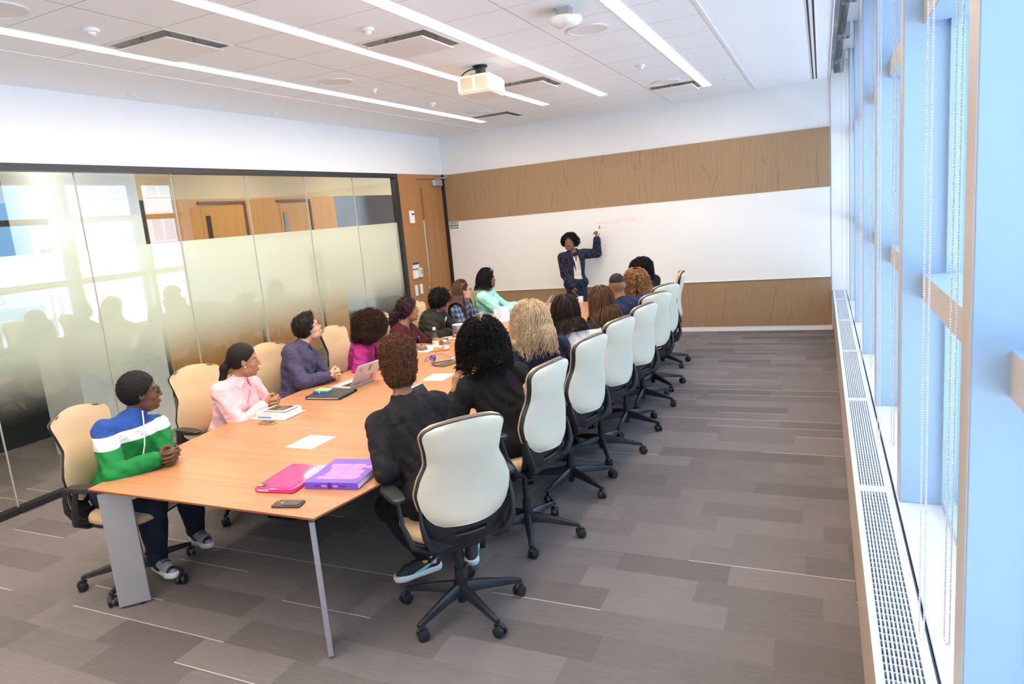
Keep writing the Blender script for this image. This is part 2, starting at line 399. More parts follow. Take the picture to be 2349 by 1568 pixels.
# walls
m = MB(); m.box(XL - .12, .62, YB, YB + .12, 0, 3.7); struct(m.build('wall_back', M['white_paint']))
m = MB(); m.box(XL - .14, XL, Y0, YB, 2.79, H); struct(m.build('wall_left', M['white_paint']))
m = MB(); m.box(-9.5, .62, Y0 - .32, Y0 - .2, 0, 3.7); struct(m.build('wall_front', M['white_paint']))
m = MB()
for z0, z1 in ((.075, .755), (1.985, 2.776)): m.box(-5.83, .10, YB - .03, YB, z0, z1)
struct(m.build('wall_panel_back', M['veneer']))
m = MB(); m.box(-5.83, .12, YB - .022, YB, 0, .075); struct(m.build('baseboard_back', M['trim_white']))
# wood surround with the door on the left wall
m = MB(); m.box(XL - .12, XL, 9.30, 9.83, 0, 2.79); m.box(XL - .12, XL, 9.83, 10.76, 2.715, 2.79); m.box(XL - .12, XL, 10.71, 10.76, 0, 2.715)
struct(m.build('wall_panel_left', M['door_wood']))
m = MB(); m.box(-5.90, -5.83, YB - .05, YB - .03, 0, 2.79); struct(m.build('trim_3', M['black_metal']))
dr = bpy.data.objects.new('door_1', None); COL.objects.link(dr); dr.location = (XL - .02, 10.27, 0); struct(dr)
m = MB()
for y0, y1, z0, z1 in ((9.84, 9.955, .01, 2.705), (10.03, 10.70, .01, 2.705), (9.955, 10.03, .01, .93), (9.955, 10.03, 2.57, 2.705)): m.box(XL - .06, XL - .015, y0, y1, z0, z1)
m.build('door_leaf', M['door_wood'], dr, rel=dr.location)
m = MB(); m.box(XL - .045, XL - .035, 9.955, 10.03, .93, 2.57); m.build('door_glass', M['partition_glass'], dr).matrix_parent_inverse = Matrix.Translation(dr.location).inverted()
m = MB(); m.tube([(XL - .015, 9.90, .95), (XL + .045, 9.90, .95), (XL + .05, 9.93, .95), (XL + .05, 10.03, .95)], .011); m.cyl((XL - .015, 9.90, .95), (XL, 9.90, .95), .028)
m.build('door_handle', M['steel'], dr, rel=dr.location, smooth='auto')
m = MB(); m.bbox(XL - .012, XL + .05, 10.33, 10.62, 2.60, 2.70, .008); m.tube([(XL + .03, 10.42, 2.71), (XL + .16, 10.60, 2.735), (XL + .03, 10.68, 2.74)], .008)
m.build('door_closer', M['aluminium'], dr, rel=dr.location)
for z in (.35, 1.45, 2.4):
    m = MB(); m.cyl((XL + .004, 10.705, z), (XL + .004, 10.705, z + .12), .009); m.build('hinge', M['steel'], dr, rel=dr.location, smooth='auto')

# glass partition: black frame, frosted panes
part = empty('glass_partition', (XL, 4, 0), 'frosted glass partition in a thin black frame along the corridor', 'glass wall')
m = MB(); m.box(XL - .09, XL, Y0 - .2, 9.30, 2.73, 2.79); m.box(XL - .09, XL, Y0 - .2, 9.30, 0, .05); m.box(XL - .09, XL, 9.22, 9.30, .05, 2.73)
m.build('frame', M['black_metal'], part, rel=part.location)
ymul = [9.22 - 1.0135 * k for k in range(0, 12)]
ymul = [9.22] + [8.19 - 1.018 * k for k in range(0, 11)]
for a, b in zip(ymul[:-1], ymul[1:]):
    if a < Y0: break
    m = MB(); m.add([(XL - .05, b + .004, .05), (XL - .05, a - .004, .05), (XL - .05, a - .004, 2.73), (XL - .05, b + .004, 2.73)], [(0, 1, 2, 3)])
    m.build('glass_pane', M['partition_glass'], part)
    m = MB(); m.box(XL - .058, XL - .042, b - .004, b + .004, .05, 2.73); m.build('glazing_seal', plain('seal', (.45, .43, .38), .4), part, rel=part.location) if a == 9.22 else None
    if a != 9.22:
        m.build('glazing_seal', bpy.data.materials['seal'], part, rel=part.location)
for ch in part.children:
    if ch.name.startswith('glass_pane'): ch.matrix_parent_inverse = Matrix.Translation(part.location).inverted()

# corridor behind the partition
XC = -8.0
m = MB(); m.box(XC - .15, XC, 6.45, 10.45, 0, 2.64); struct(m.build('wall_corridor_wood', M['corridor_wood']))
m = MB(); m.box(XC - .15, XC, -2, 14.2, 2.64, 3.7); struct(m.build('wall_corridor_soffit', plain('corridor_paint', (.58, .44, .27), .9, var=.02)))
m = MB(); m.box(XC - .15, XC, 10.45, 14.2, 0, 2.64); m.box(XC - .15, XC, -2, 6.45, 0, 2.64); struct(m.build('wall_corridor_glazing', plain('dark_room_glass', (.035, .04, .045), .08)))
m = MB(); m.box(-7.2, -6.6, 4.25, 5.27, 0, 3.2); struct(m.build('wall_corridor_pier', M['white_paint']))
m = MB(); m.box(-9.5, XL - .12, -2, 14.3, 3.2, 3.25); struct(m.build('ceiling_corridor', M['white_paint']))
m = MB(); m.box(-9.5, XL - .12, 14.2, 14.3, 0, 3.4); struct(m.build('wall_corridor_end', M['white_paint']))
for k, (y0, y1) in enumerate(((7.32, 8.22), (8.94, 9.75))):
    d = bpy.data.objects.new('door_%d' % (k + 2), None); COL.objects.link(d); d.location = (XC, (y0 + y1) / 2, 0); struct(d)
    m = MB(); m.box(XC - .01, XC + .004, y0 + .05, y1 - .02, .01, 2.55); m.build('door_leaf', M['corridor_wood'], d, rel=d.location)
    m = MB(); m.box(XC - .005, XC + .03, y0, y1, 2.56, 2.60); m.box(XC - .005, XC + .02, y1 - .02, y1 + .02, 0, 2.56); m.build('door_frame', plain('door_head', (.08, .04, .02), .5), d, rel=d.location)
    m = MB(); m.box(XC + .004, XC + .012, y0 + .12, y0 + .2, .95, 2.4); m.build('door_glass', M['screen_dark'], d, rel=d.location)
for y, hx, l in ((1.6, -6.3, 'first from the left, added to brighten the white column'), (3.6, -6.3, 'second from the left, added to brighten the white column'), (5.9, -6.85, 'third from the left, just past the white column'), (8.0, -6.85, 'fourth from the left, before the two wooden doors'), (10.4, -6.85, 'fifth from the left, past the wooden doors'), (12.6, -6.85, 'last one, farthest down the corridor')):  # the first two are added, unseen, to brighten the column
    m = MB(); m.box(hx - .4 if hx < -6.5 else hx - .12, hx + .4 if hx < -6.5 else hx + .12, y - .15 if hx < -6.5 else y - .5, y + .15 if hx < -6.5 else y + .5, 3.185, 3.20)
    tag(m.build('corridor_light', M['corr_light']), 'corridor ceiling light behind the partition, ' + l, 'light', 'corridor lights')

# ------------------------------------------------------------------ window wall
JY = [1.9875 + 1.5625 * k for k in range(-2, 6)]            # bay joints
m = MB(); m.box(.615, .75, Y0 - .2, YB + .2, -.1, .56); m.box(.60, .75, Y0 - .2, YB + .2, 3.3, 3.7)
struct(m.build('wall_right', M['fin_daylight_blue']))
m = MB(); m.box(.300, .62, Y0 - .2, YB, .545, .56); m.box(.292, .300, Y0 - .2, YB, .0, .53); struct(m.build('trim_sill', M['sill_daylight_tint']))
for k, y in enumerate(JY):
    m = MB(); m.bbox(.307, .60, y - .115, y, .56, 3.56, .003); m.box(.305, .307, y - .113, y - .002, .56, 3.56, mi=1); struct(m.build('trim_%d' % (10 + k), [M['fin_daylight_blue'], M['fin_edge_roomlight']]))
YE = [Y0 - .2] + JY + [YB]
for k, (a, b) in enumerate(zip(YE[:-1], YE[1:])):
    b2 = b - .115 if b != YB else b
    w = bpy.data.objects.new('window_%d' % (k + 1), None); COL.objects.link(w); w.location = (XG, (a + b2) / 2, .56); struct(w)
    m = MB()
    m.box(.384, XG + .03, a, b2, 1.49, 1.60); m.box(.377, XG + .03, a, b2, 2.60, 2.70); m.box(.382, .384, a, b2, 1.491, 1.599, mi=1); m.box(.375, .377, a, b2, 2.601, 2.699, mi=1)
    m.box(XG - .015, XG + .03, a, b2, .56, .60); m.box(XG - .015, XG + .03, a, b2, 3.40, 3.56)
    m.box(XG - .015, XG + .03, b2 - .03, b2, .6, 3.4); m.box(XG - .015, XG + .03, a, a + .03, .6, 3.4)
    m.build('window_frame', [M['fin_daylight_blue'], M['fin_edge_roomlight']], w, rel=w.location)
    m = MB(); m.add([(XG + .01, a, .6), (XG + .01, b2, .6), (XG + .01, b2, 3.4), (XG + .01, a, 3.4)], [(0, 1, 2, 3)]); m.build('window_pane', M['glass'], w, rel=w.location)
# white end casing where the window meets the back wall
m = MB(); m.box(.12, .30, YB - .02, YB, .56, 3.5); struct(m.build('trim_end', M['white_paint']))

# radiator cabinets under the window
def radiator(y0, y1, lab):
    r = empty('radiator_cover', (.13, y0, 0), lab, 'radiator cover', 'radiator covers under the windows')
    m = MB(); m.box(.135, .145, y0, y1, .06, .55); m.box(.16, .28, y0, y1, 0, .06); m.box(.145, .28, y0, y1, .48, .49)
    m.build('cabinet', M['radiator_front'], r, rel=r.location)
    m = MB(); g0, g1, e0, e1 = .152, .262, y0 + .05, y1 - .02
    m.box(.13, g0, y0 + .002, y1 - .002, .548, .562); m.box(g1, .288, y0 + .002, y1 - .002, .548, .562)
    m.box(g0, g1, y0 + .002, e0, .548, .562); m.box(g0, g1, e1, y1 - .002, .548, .562)
    m.build('top', M['sill_daylight_tint'], r, rel=r.location)
    m = MB(); nb = 9
    for i in range(nb + 1):
        x = g0 + (g1 - g0) * i / nb
        m.box(x - .0028, x + .0028, e0, e1, .535, .560)
    y = e0 + .035
    while y < e1: m.box(g0, g1, y - .003, y + .003, .530, .555); y += .04
    m.build('grille', M['sill_daylight_tint'], r, rel=r.location)
    m = MB(); m.box(.147, .275, y0 + .01, y1 - .01, .49, .50); m.build('recess_shade', M['grille_gap'], r, rel=r.location)  # flat dark sheet stands for the shade below the grille slots
rl = ['radiator cabinet nearest the camera with slotted white top', 'radiator cabinet second from the camera with slotted white top', 'radiator cabinet third from the camera under the window', 'radiator cabinet fourth from the camera under the window',
      'radiator cabinet third from the back wall under the window', 'radiator cabinet second from the back wall under the window', 'radiator cabinet touching the back wall under the window']
ry = [(JY[i], JY[i + 1]) for i in range(1, 7)] + [(JY[7], YB - .02)]
ry = [(a, b) for a, b in ry]
radiator(JY[0], JY[1], 'radiator cabinet beside and behind the camera position')
for (a, b), l in zip(ry, ['radiator cabinet beside the camera, cut by the picture edge', 'long radiator cabinet with slotted top, nearest one fully in view'] + ['radiator cabinet number %s from the near end of the window' % w for w in ('three', 'four', 'five', 'six')] + ['short radiator cabinet touching the back wall']):
    radiator(a, b, l)

# roller blinds in the pocket and their bead chains
for k, (a, b) in enumerate(zip(YE[:-1], YE[1:])):
    if b < 0: continue
    t = empty('roller_blind', (.20, (a + b) / 2, 3.49), 'dark rolled up window blind in the ceiling pocket of bay %s' % ('one', 'two', 'three', 'four', 'five', 'six', 'seven', 'eight', 'nine')[k], 'blind', 'roller blinds')
    m = MB(); m.cyl((.19, a + .05, 3.49), (.19, b - .13, 3.49), .036); m.build('tube', M['dark_metal'], t, rel=t.location, smooth='auto')
    for yy in (b - .125, a + .03): m = MB(); m.box(.16, .27, yy, yy + .01, 3.43, 3.56); m.build('bracket', M['steel'], t, rel=t.location)
def chain_mesh(z0, z1, w=.012, step=.0066, r=.0029):
    m = MB(); pts = []
    z = z0 + w
    while z < z1: pts += [(0, -w, z), (0, w, z)]; z += step
    for a in (.25, .5, .75): pts.append((0, -w * math.cos(a * PI), z0 + w - w * math.sin(a * PI)))
    oc = [(1, 0, 0), (-1, 0, 0), (0, 1, 0), (0, -1, 0), (0, 0, 1), (0, 0, -1), ]
    for p in pts: m.sphere(p, r, 6, 4)
    for s_ in (-w, w): m.cyl((0, s_, z0 + w), (0, s_, z1), .0009, seg=4, caps=False)
    m.cyl((0, -w, z1 - .02), (0, -w, z1), .007, seg=8)
    return m
cm = chain_mesh(.80, 3.46)
c0 = cm.build('bead_chain', plain('bead_white', (.75, .76, .78), .35), smooth=True)
nthw = ['second', 'third', 'fourth', 'fifth', 'sixth', 'seventh']
first = True
for k in range(1, 8):
    yb = JY[k - 1] + 1.5625 - .04 if k > 0 else 0
    y = JY[k] - .035 if k < len(JY) else YB
    if y < 1.2: continue
    for x, wd in ((.227, 'room side'), (.283, 'window side')):
        c = c0 if first else c0.copy()
        if not first: COL.objects.link(c)
        first = False
        c.location = (x, y - .0, 0); c.rotation_euler = (0, 0, .35)
        tag(c, 'hanging white bead chain on the %s of the %s mullion from the camera' % (wd, ['nearest', 'second', 'third', 'fourth', 'fifth', 'sixth', 'seventh'][k - 2 if k >= 2 else 0]), 'bead chain', 'blind chains')

# ------------------------------------------------------------------ outside, across the street
def building(name, x0, x1, y0, y1, z1, c, wc, wy, wz, ww, wh, label, z0=-12, glassc=(.25, .3, .35), rot=0):
    b = empty(name, (x0, (y0 + y1) / 2, z0), label, 'building')
    m = MB(); m.box(x0, x1, y0, y1, z0, z1); m.build('facade', plain(name + '_facade', c, .8, var=.05, vs=.4), b, rel=b.location)
    m = MB(); g = MB()
    z = z0 + 1
    while z + wh < z1 - .5:
        y = y0 + .6
        while y + ww < y1 - .3:
            m.box(x0 - .12, x0, y - .12, y + ww + .12, z - .12, z + wh + .12); g.box(x0 - .14, x0 - .1, y, y + ww * .46, z, z + wh); g.box(x0 - .14, x0 - .1, y + ww * .54, y + ww, z, z + wh); y += wy
        z += wz
    m.build('window_frames', plain(name + '_frames', wc, .6), b, rel=b.location); g.build('window_panes', plain(name + '_glass', glassc, .15), b, rel=b.location)
    for ch in b.children:
        if ch.name.startswith('window_'): ch['kind'] = 'stuff'
    b.rotation_euler = (0, 0, rot)
    return b
building('blue_building', 34, 44, 6, 28.2, 14, (.30, .55, .75), (.75, .82, .86), 2.0, 2.6, 1.3, 1.6, 'blue panelled block of flats across the street, seen in the partition reflection')
building('stone_building', 35, 45, 28.6, 33.2, 5.8, (.82, .76, .62), (.85, .82, .74), 1.5, 3.0, .8, 1.7, 'low cream stone building across the street with rows of tall windows')
building('tower_building', 60, 66, 42, 47, 11.5, (.22, .26, .30), (.3, .3, .32), 2.0, 3.2, 1.2, 1.6, 'dark grey tower behind the low cream stone building')
building('white_building', 34, 46, 33.6, 70, 22, (.80, .81, .82), (.9, .9, .92), 3.1, 3.4, 2.0, 2.2, 'white office building beyond the cream stone building', glassc=(.55, .62, .68))
building('end_building', 8, 14, 76, 92, 15, (.86, .87, .88), (.9, .9, .92), 1.7, 2.5, 1.1, 1.3, 'white office block with a regular window grid far down the street', glassc=(.45, .55, .65), rot=PI / 2).location = (16, 78, -12)
m = MB(); m.box(.8, 160, -80, 160, -12.1, -12.0); struct(m.build('street', plain('street_asphalt', (.5, .5, .52), .9, var=.1, vs=.5)))
m = MB(); m.box(14, 33, -30, 70, -6, -3.0); struct(m.build('street_roofs', plain('roof_white', (.82, .83, .85), .7, vs=.5)))
sg = empty('billboard', (31, 24, -3), 'long grey billboard across the street with raised white lettering', 'billboard')
m = MB(); m.box(31, 31.3, 16, 29.2, .4, 2.0); m.box(31.1, 31.2, 18, 18.3, -3, .4); m.box(31.1, 31.2, 27, 27.3, -3, .4); m.build('board', plain('billboard_grey', (.42, .46, .52), .7), sg, rel=sg.location)
V, F = text_mesh('OUTFRONT/PRIME', 1.0, frame((30.97, 28.2, .75), (0, -.62, 0), (0, 0, 1), (-1, 0, 0)), bold=.01, ext=.01)
mkobj('lettering', V - np.array(sg.location), F, plain('billboard_letters', (.8, .83, .85), .6), sg)

# ------------------------------------------------------------------ ceiling fixtures
strips = [(-4.56, -4.44, 'leftmost', GY0 + 9 * GP, [-1.5, .35, 1.6, 2.84, 4.08, 5.33, 6.57, 7.81, 9.05]),
          (-3.345, -3.235, 'second from the left', GY0 + 8 * GP, [-1.5, .35, 1.6, 2.84, 4.08, 5.33, 6.57, 7.81]),
          (-2.555, -2.445, 'third from the left', GY0 + 8 * GP, [-1.5, .35, 1.6, 2.84, 4.08, 5.33, 6.80, 7.81]),
          (-1.365, -1.255, 'rightmost, toward the windows', GY0 + 9 * GP, [-1.5, .35, 1.6, 2.84, 4.08, 5.36, 6.57, 7.81, 9.05])]
for x0, x1, w, ye, br in strips:
    t = empty('strip_light', ((x0 + x1) / 2, 5, H), 'long glowing recessed ceiling light strip, %s of the four' % w, 'ceiling light', 'ceiling light strips')
    br = br + [ye]
    for a, b in zip(br[:-1], br[1:]):
        m = MB(); m.box(x0 + .004, x1 - .004, a + .004, b - .004, H - .006, H - .001); m.build('diffuser', M['strip'], t, rel=t.location)
    m = MB()
    for xx in (x0, x1 - .004): m.box(xx, xx + .004, br[0], ye, H - .008, H)
    m.box(x0, x1, ye - .004, ye, H - .008, H)
    m.build('frame', M['trim_white'], t, rel=t.location)
dl = ['square air diffuser beside the leftmost light strip, nearest the camera', 'square air diffuser between the two middle light strips, nearer one', 'square air diffuser behind the projector between the middle strips',
      'square air diffuser at the far end of the rightmost light strip', 'square air diffuser at the far end of the leftmost light strip']
M['duct_metal'] = plain('duct_metal', (.60, .60, .58), .45, metal=.5)
for d, l in zip(DIFF, dl):
    x0, x1, y0, y1 = d; cx, cy = (x0 + x1) / 2, (y0 + y1) / 2
    t = empty('air_diffuser', (cx, cy, H), l, 'air vent', 'ceiling air diffusers')
    # curved cone rising to the duct neck
    m = MB(); V = []; F = []
    for k in range(7):
        a = k / 6; hx = (x1 - x0) / 2 * (1 - .60 * a); hy = (y1 - y0) / 2 * (1 - .60 * a); z = .001 + .14 * a ** .55
        V += [(-hx, -hy, z), (hx, -hy, z), (hx, hy, z), (-hx, hy, z)]
    for k in range(6):
        for i in range(4): F.append((k * 4 + i, k * 4 + (i + 1) % 4, k * 4 + 4 + (i + 1) % 4, k * 4 + 4 + i))
    m.add(V, F); m.build('cone', M['duct_metal'], t)
    m = MB(); m.cyl((0, 0, .14), (0, 0, .26), .13, caps=False); m.box(-.2, .2, -.2, .2, .26, .27); m.build('duct', M['neck_grey'], t, smooth='auto')
    m = MB(); m.bbox(-.245, .245, -.25, .25, -.036, -.028, .003)
    m.build('plate', M['white_plastic'], t)
    for sx, sy in ((0, -.232), (0, .232), (.228, 0), (-.228, 0)): m = MB(); m.box(sx - .010, sx + .010, sy - .002, sy + .002, -.030, .07); m.build('hanger', M['steel'], t)
    m = MB()
    for q in ((-1, 1, -1, -.94), (-1, 1, .94, 1), (-1, -.94, -.94, .94), (.94, 1, -.94, .94)):
        hx, hy = (x1 - x0) / 2, (y1 - y0) / 2; m.box(q[0] * hx, q[1] * hx, q[2] * hy, q[3] * hy, -.004, .001)
    m.build('rim', M['trim_white'], t)
for x, y, l in ((-1.67, 5.69, 'round ceiling speaker between the wireless access point and the rightmost strip'), (-4.15, 5.68, 'round ceiling speaker between the left strips, halfway down the room'),
                (-1.67, 8.84, 'round ceiling speaker touching the far right air diffuser'), (-4.15, 8.81, 'round ceiling speaker beside the far left air diffuser'), (-4.15, 2.62, 'round ceiling speaker cut by the top left picture corner')):
    t = empty('ceiling_speaker', (x, y, H), l, 'ceiling speaker', 'round ceiling speakers')
    m = MB(); m.lathe([(.163, -.001), (.165, -.009), (.148, -.010), (.144, -.004)], seg=40); m.build('bezel', M['trim_white'], t, smooth='auto')
    m = MB(); m.cyl((0, 0, -.006), (0, 0, -.003), .145, seg=40); m.build('speaker_grille', plain('mesh_grey', (.78, .77, .76), .8, var=.1, vs=900), t)
for x, y, r, l in ((-4.14, 3.18, .050, 'white smoke detector beside the nearest air diffuser on the left'), (-2.9, 4.42, .048, 'white domed sensor between the two middle light strips'),
                   (-4.12, 6.27, .034, 'small white sensor beyond the middle left ceiling speaker'), (-4.17, 7.56, .038, 'small white sensor beneath and left of the projector in view'), (-1.67, 7.55, .040, 'small white sensor near the far end of the rightmost strip')):
    t = empty('smoke_detector', (x, y, H), l, 'smoke detector', 'ceiling sensors')
    m = MB(); m.lathe([(r, -.001), (r * 1.02, -.012), (r * .92, -.022), (.0, -.024)], seg=28); m.build('base', M['white_plastic'], t, smooth='auto')
    m = MB(); m.lathe([(r * .55, -.022), (r * .5, -.036), (r * .3, -.044), (0, -.046)], seg=20); m.build('sensor_head', M['trim_white'], t, smooth='auto')
for x, y, l in ((-5.66, 4.64, 'nearest'), (-5.66, 6.49, 'second'), (-5.65, 8.33, 'third'), (-5.67, 10.2, 'farthest')):
    m = MB(); m.lathe([(.040, -.0005), (.040, -.006), (.046, -.007), (.046, -.010), (0, -.011)], (0, 0, 0), 20)
    tag(m.build('sprinkler_cover', M['trim_white'], loc=(x, y, H), smooth='auto'), 'flat round sprinkler cover in the left ceiling border, %s of the four' % l, 'sprinkler cover', 'sprinkler covers')
m = MB(); m.lathe([(.04, -.0005), (.04, -.005), (0, -.006)], seg=20)
tag(m.build('sprinkler_cover', M['trim_white'], loc=(-1.05, 9.36, H), smooth='auto'), 'flat round sprinkler cover at the far right corner of the tiled ceiling', 'sprinkler cover', 'sprinkler covers')
t = empty('slot_vent', (-.065, 6, H), 'pair of dark narrow ceiling vent slots running along the windows', 'air vent')
m = MB()
for x in (-.095, -.055): m.box(x, x + .016, Y0, 10.61, -.0 + H - .003, H + .001)
m.build('slot', M['grille_gap'], t, rel=t.location)
m = MB(); m.box(-.079, -.055, Y0, 10.61, H - .004, H); m.box(-.101, -.095, Y0, 10.615, H - .004, H); m.box(-.039, -.033, Y0, 10.615, H - .004, H); m.build('trim', M['trim_white'], t, rel=t.location)
# wireless access point
t = empty('access_point', (-1.63, 5.0, H), 'white wireless access point hanging under a bracket beside a ceiling speaker', 'wireless access point')
m = MB()
prof = [(.0, -.125), (.06, -.122), (.095, -.108), (.115, -.085), (.118, -.078)]
V = []; F = []; S = 28
for r, z in prof:
    for i in range(S):
        a = 2 * PI * i / S; k = 1 / (abs(math.cos(a)) ** 3.2 + abs(math.sin(a)) ** 3.2) ** (1 / 3.2); lift = .012 * math.cos(2 * a) ** 2 * (r / .118)
        V.append((r * k * math.cos(a), r * k * math.sin(a), z + lift))
for k in range(len(prof) - 1):
    for i in range(S): F.append((k * S + i, k * S + (i + 1) % S, (k + 1) * S + (i + 1) % S, (k + 1) * S + i))
m.add(V, F); m.build('cover', M['white_plastic'], t, smooth=True)
m = MB(); m.cyl((0, 0, -.085), (0, 0, -.074), .10, seg=28); m.build('back_plate', M['dark_metal'], t)
m = MB()
for x in (-.05, .05): m.box(x - .008, x + .008, -.05, .05, -.004, 0); m.box(x - .003, x + .003, -.03, -.015, -.08, 0); m.box(x - .003, x + .003, .015, .03, -.08, 0)
m.box(-.05, .05, -.012, .012, -.03, -.024); m.build('bracket', M['steel'], t)
# projector
t = empty('projector', (-2.87, 6.19, 3.13), 'white projector with perforated panels hanging from the ceiling', 'projector')
t.rotation_euler = (0, 0, math.radians(6))
m = MB(); m.bbox(-.165, .165, -.21, .21, 0, .165, .022); m.build('housing', M['cream_plastic'], t)
m = MB(); 
for x0, x1 in ((-.13, -.02), (.015, .125)):
    x = x0
    while x < x1:
        z = .03
        while z < .14: m.box(x, x + .0045, -.2125, -.2095, z, z + .005); z += .0085
        x += .009
m.build('perforated_panel', plain('vent_holes', (.42, .27, .12), .8), t)
m = MB(); m.cyl((-.17, -.14, .05), (-.18, -.14, .05), .012); m.build('connector', M['steel'], t)
m = MB(); m.cyl((-.08, .205, .09), (-.08, .24, .09), .045, seg=24); m.build('lens', M['black_metal'], t, smooth='auto')
m = MB(); m.cyl((0, 0, .19), (0, 0, .25), .05, seg=20); m.cyl((0, 0, .255), (0, 0, .27), .07, seg=24); m.box(-.08, .08, -.08, .08, .178, .192)
for a in range(4): m.cyl((0, 0, .185), (.12 * math.cos(a * PI / 2 + .7), .15 * math.sin(a * PI / 2 + .7), .165), .007)
m.build('mount', M['dark_metal'], t, smooth='auto')
m = MB(); m.tube([(0, -.02, .24), (-.07, -.07, .235), (-.12, -.10, .21), (-.16, -.14, .16)], .006); m.build('cable', M['black_metal'], t, smooth=True)

# ------------------------------------------------------------------ back wall: whiteboard, writing, sign
wb = empty('whiteboard', (-2.85, YB - .03, 1.37), 'wall to wall whiteboard with faint red handwriting', 'whiteboard')
m = MB(); m.box(-5.82, .10, YB - .034, YB - .0005, .765, 1.98); m.build('surface', M['board'], wb, rel=wb.location)
m = MB(); m.box(-5.82, .10, YB - .037, YB - .0005, 1.98, 1.984); m.box(-5.82, .10, YB - .037, YB - .0005, .756, .765); m.box(-5.82, .10, YB - .047, YB - .034, .752, .760); m.build('edge_trim', M['trim_white'], wb, rel=wb.location)
M['red_hand'] = plain('faded_red', (.88, .52, .44), .7)
def wr(s, x, z, size, shear=.25, rot=.03):
    c, s_ = math.cos(rot), math.sin(rot)
    v, f = text_mesh(s, size, frame((x, YB - .0358, z), (c, 0, s_), (-s_, 0, c), (0, -1, 0)), bold=-.001, shear=shear, ext=.0003)
    mkobj('red_handwriting', v - np.array(wb.location), f, M['red_hand'], wb)
wr('def business_mode(  )', -3.235, 1.725, .085); wr('ark =[     ]', -3.11, 1.655, .066); wr('news="a","b","c"', -3.09, 1.585, .050); wr('items >> ark', -3.07, 1.515, .052); wr('return  ark', -3.08, 1.455, .052); wr('end', -3.16, 1.375, .066)
t = empty('notice_sign', (-5.72, YB - .037, 1.92), 'small green sign with white letters at the top left of the whiteboard', 'sign')
m = MB(); m.box(-.088, .082, -.001, .001, -.055, .055); m.build('plate', M['green_sign'], t)
V = []; F = []
for s, z in (('PLEASE', .008), ('CLEAN', -.044)):
    v, f = text_mesh(s, .052, frame((-.003, -.0012, z), (1, 0, 0), (0, 0, 1), (0, -1, 0)), bold=.0015, align='CENTER', ext=.0003); n = len(V); V += [tuple(p) for p in v]; F += [tuple(i + n for i in q) for q in f]
mkobj('lettering', V, F, M['paper'], t)
# devices on the wood panel beside the door
def wallbox(name, y, z, w, h, d, label, cat, mat, extra=None):
    t = empty(name, (XL, y, z), label, cat)
    m = MB(); m.bbox(0, d, -w / 2, w / 2, -h / 2, h / 2, min(.006, d / 3)); m.build('body' if extra else 'housing', mat, t)
    if extra: extra(t)
    return t
def thermo(t):
    m = MB(); m.box(.03, .033, -.02, .045, .03, .055); m.build('display', M['screen_dark'], t)
wallbox('alarm_unit', 9.565, 2.12, .13, .20, .03, 'white boxed wall unit high on the wood panel left of the door', 'wall unit', M['white_plastic'], thermo)
def plq(t):
    m = MB(); m.box(.006, .0085, -.095, .095, .01, .048); m.build('header', plain('navy', (.02, .03, .10), .4), t)
wallbox('room_plaque', 9.54, 1.36, .19, .10, .006, 'small plaque with navy top and white lower half beside the door', 'plaque', M['white_plastic'], plq)
def bx1(t):
    m = MB(); m.bbox(.025, .045, -.045, .055, -.055, .055, .005); m.build('cover', M['paper'], t)
wallbox('wall_phone', 9.485, 1.215, .13, .14, .025, 'white tilted wall box under the plaque, left one', 'wall unit', M['white_plastic'], bx1)
wallbox('thermostat', 9.645, 1.23, .10, .15, .03, 'white thermostat under the plaque, right one', 'thermostat', M['cream_plastic'], lambda t: MB().box(.03, .032, -.02, .03, -.03, .05).build('display', plain('lcd', (.45, .43, .36), .3), t))
def sw(t):
    m = MB(); m.bbox(.006, .012, -.02, .02, -.035, .035, .002); m.build('switch', M['trim_white'], t)
wallbox('light_switch', 9.485, .96, .085, .17, .007, 'white light switch plate low beside the door, left one', 'light switch', M['white_plastic'], sw)
wallbox('light_switch', 9.635, .965, .085, .16, .007, 'white light switch plate low beside the door, right one', 'light switch', M['white_plastic'], sw)

# ------------------------------------------------------------------ conference table
tb = empty('conference_table', (-2.89, 5.72, 0), 'long boat-shaped wooden conference table with grey panel legs', 'table')
def half_w(s): return 1.075 - .285 * abs(s) ** 2.2     # s from -1 (near) to 1 (far)
def outline(inset=0.0):
    L_ = []
    for i in range(25):
        s = -1 + 2 * i / 24; L_.append((half_w(s) - inset, s * (3.43 - inset)))
    pts = [(x, y) for x, y in L_] + [(-x, y) for x, y in reversed(L_)]
    return pts
def slab(layers):
    V = []; F = []; n = None
    for ins, z in layers:
        o = outline(ins); n = len(o); V += [(x, y, z) for x, y in o]
    k = len(layers)
    for j in range(k - 1):
        for i in range(n): F.append((j * n + i, j * n + (i + 1) % n, (j + 1) * n + (i + 1) % n, (j + 1) * n + i))
    F.append(tuple(range(n))[::-1]); F.append(tuple(range((k - 1) * n, k * n)))
    return V, F
V, F = slab([(.003, .731), (.0, .732), (.0, .7345), (.003, .735)])
mkobj('tabletop', V, F, M['table_wood'], tb)
V, F = slab([(.05, .700), (.0, .724), (.001, .731)])
mkobj('edge_band', V, F, M['table_edge'], tb)
